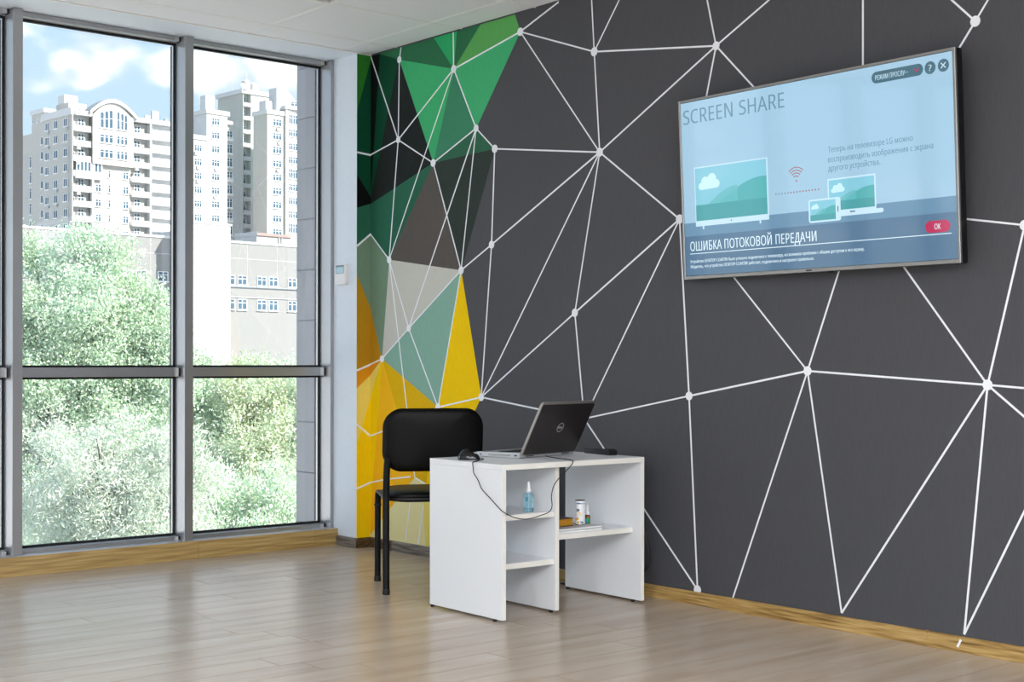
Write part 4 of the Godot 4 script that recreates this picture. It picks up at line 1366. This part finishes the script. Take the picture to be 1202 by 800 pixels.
	for k in 8:
		far_window(f, 1.98, 43.0 - 3.3 * k, -21.0, 2.4, 2.4, 3, true, 0.3)

	# --- right window: white block with square windows
	var a := building("apartment_building", "white apartment block with air conditioners, left of the tall tower", "building", -272.9, -144.5)
	bx(a, "wall", "render_white", 0.0, 5.4, GROUND, 55.7, -5.3, 0.0)
	bx(a, "cornice", "render_white", -0.3, 5.9, 55.7, 56.7, -5.6, 0.3)
	bx(a, "wall", "render_white", -8.0, 0.0, GROUND, 49.7, -4.0, -0.2)
	bx(a, "cornice", "render_white", -8.2, 0.0, 49.7, 50.7, -4.2, 0.1)
	bx(a, "roof_cabin", "render_white", 1.6, 4.0, 56.7, 60.4, -5.2, -3.0)
	bx(a, "roof_cabin", "render_white", -3.6, -1.0, 56.0, 58.0, -9.0, -6.0)
	for k in 12:
		var y := 54.1 - 3.06 * k
		far_window(a, 2.25, y, 0.02, 2.0, 1.5, 3)
		if k > 1:
			far_window(a, -2.1, y - 0.15, -0.18, 1.9, 1.5, 3)
		for q in [[2.0, 0.02], [-2.2, -0.18]]:
			if r.randf() < 0.55 and (k > 1 or q[0] > 0):
				unit(a, q[0] + r.randf_range(-0.6, 0.7), y - 1.45, q[1])
	# glazed loggias in the corner
	bx(a, "loggia_recess", "render_white", 5.4, 9.0, GROUND, 54.6, -6.0, -4.0)
	bx(a, "roof", "render_white", 5.4, 9.0, 54.6, 55.4, -6.0, -3.2)
	for k in 12:
		var y := 52.0 - 3.06 * k
		bx(a, "balcony_slab", "render_white", 5.5, 9.0, y - 1.3, y - 1.0, -4.0, -2.9)
		far_window(a, 7.2, y + 0.1, -3.0, 2.9, 2.0, 4)
		bx(a, "balcony_parapet", "render_white", 5.5, 9.0, y - 1.0, y - 0.9 + (0.0 if k % 3 else 0.7), -3.1, -2.95)
	# tall tower
	var t := building("apartment_building", "tallest pale tower with a narrow balcony strip and rooftop tanks", "building", -281.0, -158.1)
	bx(t, "wall", "render_cream", 0.0, 0.25, GROUND, 63.0, -1.5, 0.0)
	bx(t, "wall", "render_cream", 0.0, 10.0, GROUND, 63.0, -10.4, -1.5)
	bx(t, "wall", "render_white", 2.2, 10.0, GROUND, 63.0, -1.5, 0.0)
	bx(t, "cornice", "render_white", -0.5, 10.3, 63.0, 64.0, -10.8, 0.3)
	for k in 14:
		var y := 60.2 - 3.12 * k
		bx(t, "balcony_slab", "render_white", 0.15, 2.3, y - 0.2, y, -1.5, 0.25)
		bx(t, "balcony_parapet", "render_white", 0.25, 2.2, y, y + 0.75, -0.05, 0.05)
		bx(t, "balcony_back", "render_white", 0.25, 2.2, y, y + 2.9, -1.52, -1.4)
		far_window(t, 1.3, y + 1.5, -1.38, 0.8, 1.2, 1)
	for q in [[1.6, 64.0, 1.0, 2.0], [3.6, 64.0, 1.3, 1.6]]:
		part("roof_tank", lathe([[Vector2(0, 0), Vector2(q[2], 0)], [Vector2(q[2], 0), Vector2(q[2], q[3])], [Vector2(q[2], q[3]), Vector2(q[2] * 0.6, q[3] + 0.4), Vector2(0, q[3] + 0.5)]], 16), M.far_unit, t, Vector3(q[0], q[1] - GROUND, -1.2))
	part("roof_dish", lathe([[Vector2(0, 0), Vector2(0.5, 0.12), Vector2(0.9, 0.4), Vector2(1.0, 0.6)]], 16), M.render_white, t, Vector3(0.4, 64.4 - GROUND, -0.4), Basis(Vector3.RIGHT, 1.1))
	bx(t, "aerial", "far_unit", 1.9, 2.0, 64.0, 68.2, -1.5, -1.4, 0.0)
	bx(t, "aerial", "far_unit", -0.2, -0.1, 64.0, 66.5, -4.5, -4.4, 0.0)
	# right-hand block
	var b := building("apartment_building", "cream apartment block with a rounded cornice at the granite pier", "building", -266.0, -155.7)
	bx(b, "wall", "render_cream", 0.0, 4.6, GROUND, 56.0, -5.4, 0.0)
	bx(b, "cornice", "render_white", -0.3, 4.9, 56.0, 57.0, -5.6, 0.3)
	bx(b, "wall", "render_cream", 4.6, 16.0, GROUND, 57.6, -5.4, 0.6)
	var bow := PackedVector2Array()
	for k in 13:
		var x := lerpf(4.4, 12.0, k / 12.0)
		bow.append(Vector2(x, 0.7 + 0.7 * sin(PI * k / 12.0)))
	bow.append(Vector2(12.0, -5.0))
	bow.append(Vector2(4.4, -5.0))
	part("cornice", prism(bow, 0.0, 0.8), M.render_white, b, Vector3(0, 57.6 - GROUND, 0), Basis(Vector3(1, 0, 0), Vector3(0, 0, 1), Vector3(0, -1, 0)) * Basis.from_scale(Vector3(1, 1, -1)))
	bx(b, "roof_cabin", "render_white", 1.0, 3.6, 57.0, 59.4, -4.6, -2.0)
	bx(b, "roof_cabin", "render_white", 3.2, 5.8, 57.0, 62.4, -4.0, -0.9)
	part("sloped_roof", prism(PackedVector2Array([Vector2(5.8, 57.6 - GROUND), Vector2(11.0, 57.6 - GROUND), Vector2(5.8, 62.4 - GROUND)]), -4.0, -0.9), M.render_white, b)
	far_window(b, 8.0, 59.2, -0.88, 2.0, 1.3, 2)
	for k in 13:
		var y := 54.3 - 3.06 * k
		far_window(b, 2.65, y, 0.02, 2.3, 1.5, 3)
		far_window(b, 6.5, y + 1.1, 0.62, 2.4, 1.6 if k % 4 else 2.1, 4)
		if r.randf() < 0.3:
			unit(b, 2.2 + r.randf(), y - 1.5, 0.02)

	# --- low grey office building in front
	var o := building("office_building", "long low grey office building with a row of small square windows", "building", -171.2, -94.2)
	bx(o, "wall", "render_grey", -40.0, 40.0, GROUND, 17.9, -48.0, 0.0)
	bx(o, "parapet", "render_white", -40.2, 40.2, 17.9, 18.25, -0.3, 0.15)
	bx(o, "ledge", "roof_dark", -40.0, 40.0, 11.62, 11.85, 0.0, 0.25)
	bx(o, "ledge", "render_white", -40.0, 40.0, 10.15, 10.3, 0.0, 0.2)
	bx(o, "facade_joint", "render_white", -40.0, 40.0, 15.72, 15.78, -0.05, 0.04)
	for k in 14:
		bx(o, "facade_joint", "render_white", -39.0 + 5.2 * k, -38.94 + 5.2 * k, 11.9, 17.9, -0.05, 0.04)
	for k in range(-6, 7):
		var x := 1.75 + 5.4 * k
		for q in [0.0, 3.35]:
			far_window(o, x + q, 12.65, 0.02, 1.55, 1.35, 2)
			far_window(o, x + q, 9.2, 0.02, 1.55, 1.5, 2)
	var w := building("white_building", "blank bright white end wall of a taller block in front", "building", -165.6, -85.4)
	bx(w, "wall", "render_white", -0.4, 5.8, GROUND, 19.7, -4.3, 0.0)
	bx(w, "parapet", "render_white", -0.6, 6.0, 19.7, 20.0, -4.4, 0.15)
	var p := building("plant_room", "small plant room with a brown roof edge on the grey office roof", "building", -195.3, -112.2)
	bx(p, "wall", "render_white", 0.0, 9.0, 17.93, 21.6, -6.2, 0.0, 0.0)
	bx(p, "roof_edge", "roof_brown", 0.0, 6.8, 21.6, 22.1, -6.3, 0.25)
	bx(p, "roof_edge", "render_white", -0.1, 0.0, 21.6, 22.3, -6.3, 0.25)
	bx(p, "ladder", "far_unit", 4.2, 4.35, 17.93, 22.4, 0.1, 0.2, 0.0)
	bx(p, "ladder", "far_unit", 4.8, 4.95, 17.93, 22.4, 0.1, 0.2, 0.0)
	var p2 := building("plant_room", "small shaded plant room on the office roof behind the tree", "building", -199.3, -99.8)
	bx(p2, "wall", "render_white", 0.0, 7.0, 17.93, 22.0, -6.8, 0.0)
	for z in [-4.1, -1.6]:
		far_window(p2, -0.02, 20.5, z, 0.9, 0.9, 1, true, 0.0)


# ------------------------------------------------------------------ trees
func leaf_mesh(long: float, wide: float) -> Mesh:
	var st := begin()
	var tip := Vector3(0, long, 0.12 * long)
	var l := Vector3(-wide / 2, long * 0.45, 0.1 * wide)
	var r := Vector3(wide / 2, long * 0.45, 0.1 * wide)
	var mid := Vector3(0, long * 0.45, -0.08 * wide)
	tri(st, Vector3.ZERO, l, mid, Vector3.BACK)
	tri(st, Vector3.ZERO, mid, r, Vector3.BACK)
	tri(st, tip, mid, l, Vector3.BACK)
	tri(st, tip, r, mid, Vector3.BACK)
	return st.commit()


func tree(called: String, label: String, category: String, base: Vector2, lobes: Array, leaves: int, clusters: int, spread: float, m: String, leaf: Vector2, seed_: int) -> void:
	var r := RandomNumberGenerator.new()
	r.seed = seed_
	var root := Vector3(base.x, GROUND, base.y)
	var t := thing(called, label, category, root)
	# limbs: a trunk, then a bough to every lobe and twigs to the leaf clusters
	var wood := begin()
	var mean := Vector3.ZERO
	for l in lobes:
		mean += l[0] / lobes.size()
	var fork := Vector3(root.x, lerpf(GROUND, mean.y, 0.55), root.z)
	var trunk := spline([Vector3.ZERO, (fork - root) * 0.5 + Vector3(0.1, 0, 0.08), fork - root], 5)
	add_tube(wood, trunk, 0.15, 9)
	part("trunk", wood.commit(), M.bark, t)
	var boughs := begin()
	var centers := []
	for l in lobes:
		var c: Vector3 = l[0]
		var rad: float = l[1]
		var mid := fork.lerp(c, 0.55) + Vector3(r.randf_range(-0.2, 0.2), 0.15, r.randf_range(-0.2, 0.2))
		var bough := spline([fork - root, mid - root, c - root], 5)
		var radii := []
		for k in bough.size():
			radii.append(lerpf(0.09, 0.03, float(k) / bough.size()))
		add_tube(boughs, bough, radii, 7)
		var n := int(clusters * rad * rad)
		for k in n:
			var d := Vector3(r.randfn(), r.randfn(), r.randfn()).normalized()
			var p := c + d * rad * pow(r.randf(), 0.38) * Vector3(1, 0.92, 1)
			centers.append(p)
			if k % 3 == 0:
				add_tube(boughs, PackedVector3Array([c.lerp(mid, r.randf() * 0.5) - root, c.lerp(p, 0.5) + Vector3(0, 0.1, 0) - root, p - root]), [0.022, 0.014, 0.006], 5)
	part("branches", boughs.commit(), M.bark, t)
	var mm := MultiMesh.new()
	mm.transform_format = MultiMesh.TRANSFORM_3D
	mm.use_colors = true
	mm.mesh = leaf_mesh(leaf.x, leaf.y)
	mm.instance_count = leaves
	for k in leaves:
		var c: Vector3 = centers[k % centers.size()]
		var p := c + Vector3(r.randfn(), r.randfn() * 0.8, r.randfn()) * spread
		var b := Basis(Vector3(r.randfn(), r.randfn(), r.randfn()).normalized(), r.randf() * TAU) * Basis.from_scale(Vector3.ONE * r.randf_range(0.7, 1.25))
		mm.set_instance_transform(k, Transform3D(b, p - root))
		var v := r.randf_range(0.75, 1.1)
		mm.set_instance_color(k, Color(v * r.randf_range(0.92, 1.08), v, v * r.randf_range(0.85, 1.05)))
	var o := MultiMeshInstance3D.new()
	o.name = "foliage"
	o.multimesh = mm
	o.material_override = M["leaf_" + m]
	o.set_meta("kind", "stuff")
	t.add_child(o, true)


func trees() -> void:
	tree("broadleaf_tree", "large pale green broadleaf tree filling the left window", "tree", Vector2(-24.0, -8.0), [[Vector3(-24.6, 1.75, -7.3), 1.95], [Vector3(-23.53, 2.1, -8.61), 1.6], [Vector3(-22.8, 1.5, -9.5), 1.0], [Vector3(-22.6, 0.5, -9.9), 0.9], [Vector3(-23.72, 3.6, -8.39), 0.55], [Vector3(-24.35, 3.45, -7.65), 0.55], [Vector3(-23.28, 3.65, -8.91), 0.5], [Vector3(-22.7, 2.25, -9.57), 0.5], [Vector3(-22.5, 1.6, -9.8), 0.5], [Vector3(-24.15, -0.8, -7.9), 2.2], [Vector3(-23.0, 0.15, -9.3), 1.35], [Vector3(-25.8, 0.8, -5.6), 2.4], [Vector3(-24.0, -3.0, -8.4), 2.2]], 210000, 44, 0.2, "green", Vector2(0.08, 0.046), 1)
	tree("silver_shrub", "grey-leaved willowy shrub at the bottom of the left window", "shrub", Vector2(-10.1, -2.8), [[Vector3(-10.09, -0.45, -2.81), 0.95], [Vector3(-9.73, -0.8, -3.23), 0.9], [Vector3(-10.37, -0.95, -2.48), 0.75], [Vector3(-9.6, -0.3, -3.5), 0.6], [Vector3(-10.0, -2.0, -2.9), 1.1]], 95000, 90, 0.12, "silver", Vector2(0.07, 0.014), 2)
	tree("olive_tree", "yellowish green tree with a grey trunk in the right window", "tree", Vector2(-23.2, -12.2), [[Vector3(-22.9, -0.15, -12.44), 1.4], [Vector3(-22.5, -1.1, -12.91), 1.3], [Vector3(-23.04, 0.6, -12.28), 0.8], [Vector3(-22.3, 0.0, -13.4), 1.2], [Vector3(-23.0, -2.4, -12.4), 1.6]], 70000, 34, 0.18, "olive", Vector2(0.085, 0.045), 3)
	tree("broadleaf_tree", "dark-hearted green tree at the left of the right window", "tree", Vector2(-25.0, -12.2), [[Vector3(-24.7, -0.75, -12.1), 1.25], [Vector3(-24.9, 0.55, -11.6), 0.9], [Vector3(-25.2, -2.0, -11.6), 1.5]], 34000, 30, 0.17, "green", Vector2(0.09, 0.05), 4)
	tree("pale_shrub", "pale leafy shrub along the bottom of the right window", "shrub", Vector2(-10.7, -5.1), [[Vector3(-11.0, -1.0, -4.86), 0.62], [Vector3(-10.42, -1.1, -5.51), 0.75], [Vector3(-10.73, -1.6, -5.14), 0.85], [Vector3(-10.2, -1.5, -5.9), 0.7]], 48000, 80, 0.13, "pale", Vector2(0.06, 0.03), 5)
	tree("broadleaf_tree", "hazy green tree farther back between the two windows", "tree", Vector2(-34.0, -16.4), [[Vector3(-34.53, -0.3, -15.75), 1.5], [Vector3(-33.6, -0.6, -16.8), 1.7], [Vector3(-31.88, -0.2, -18.86), 1.6], [Vector3(-32.8, -0.6, -17.8), 1.5], [Vector3(-33.5, -2.6, -17.0), 2.4]], 50000, 26, 0.22, "pale", Vector2(0.12, 0.07), 6)
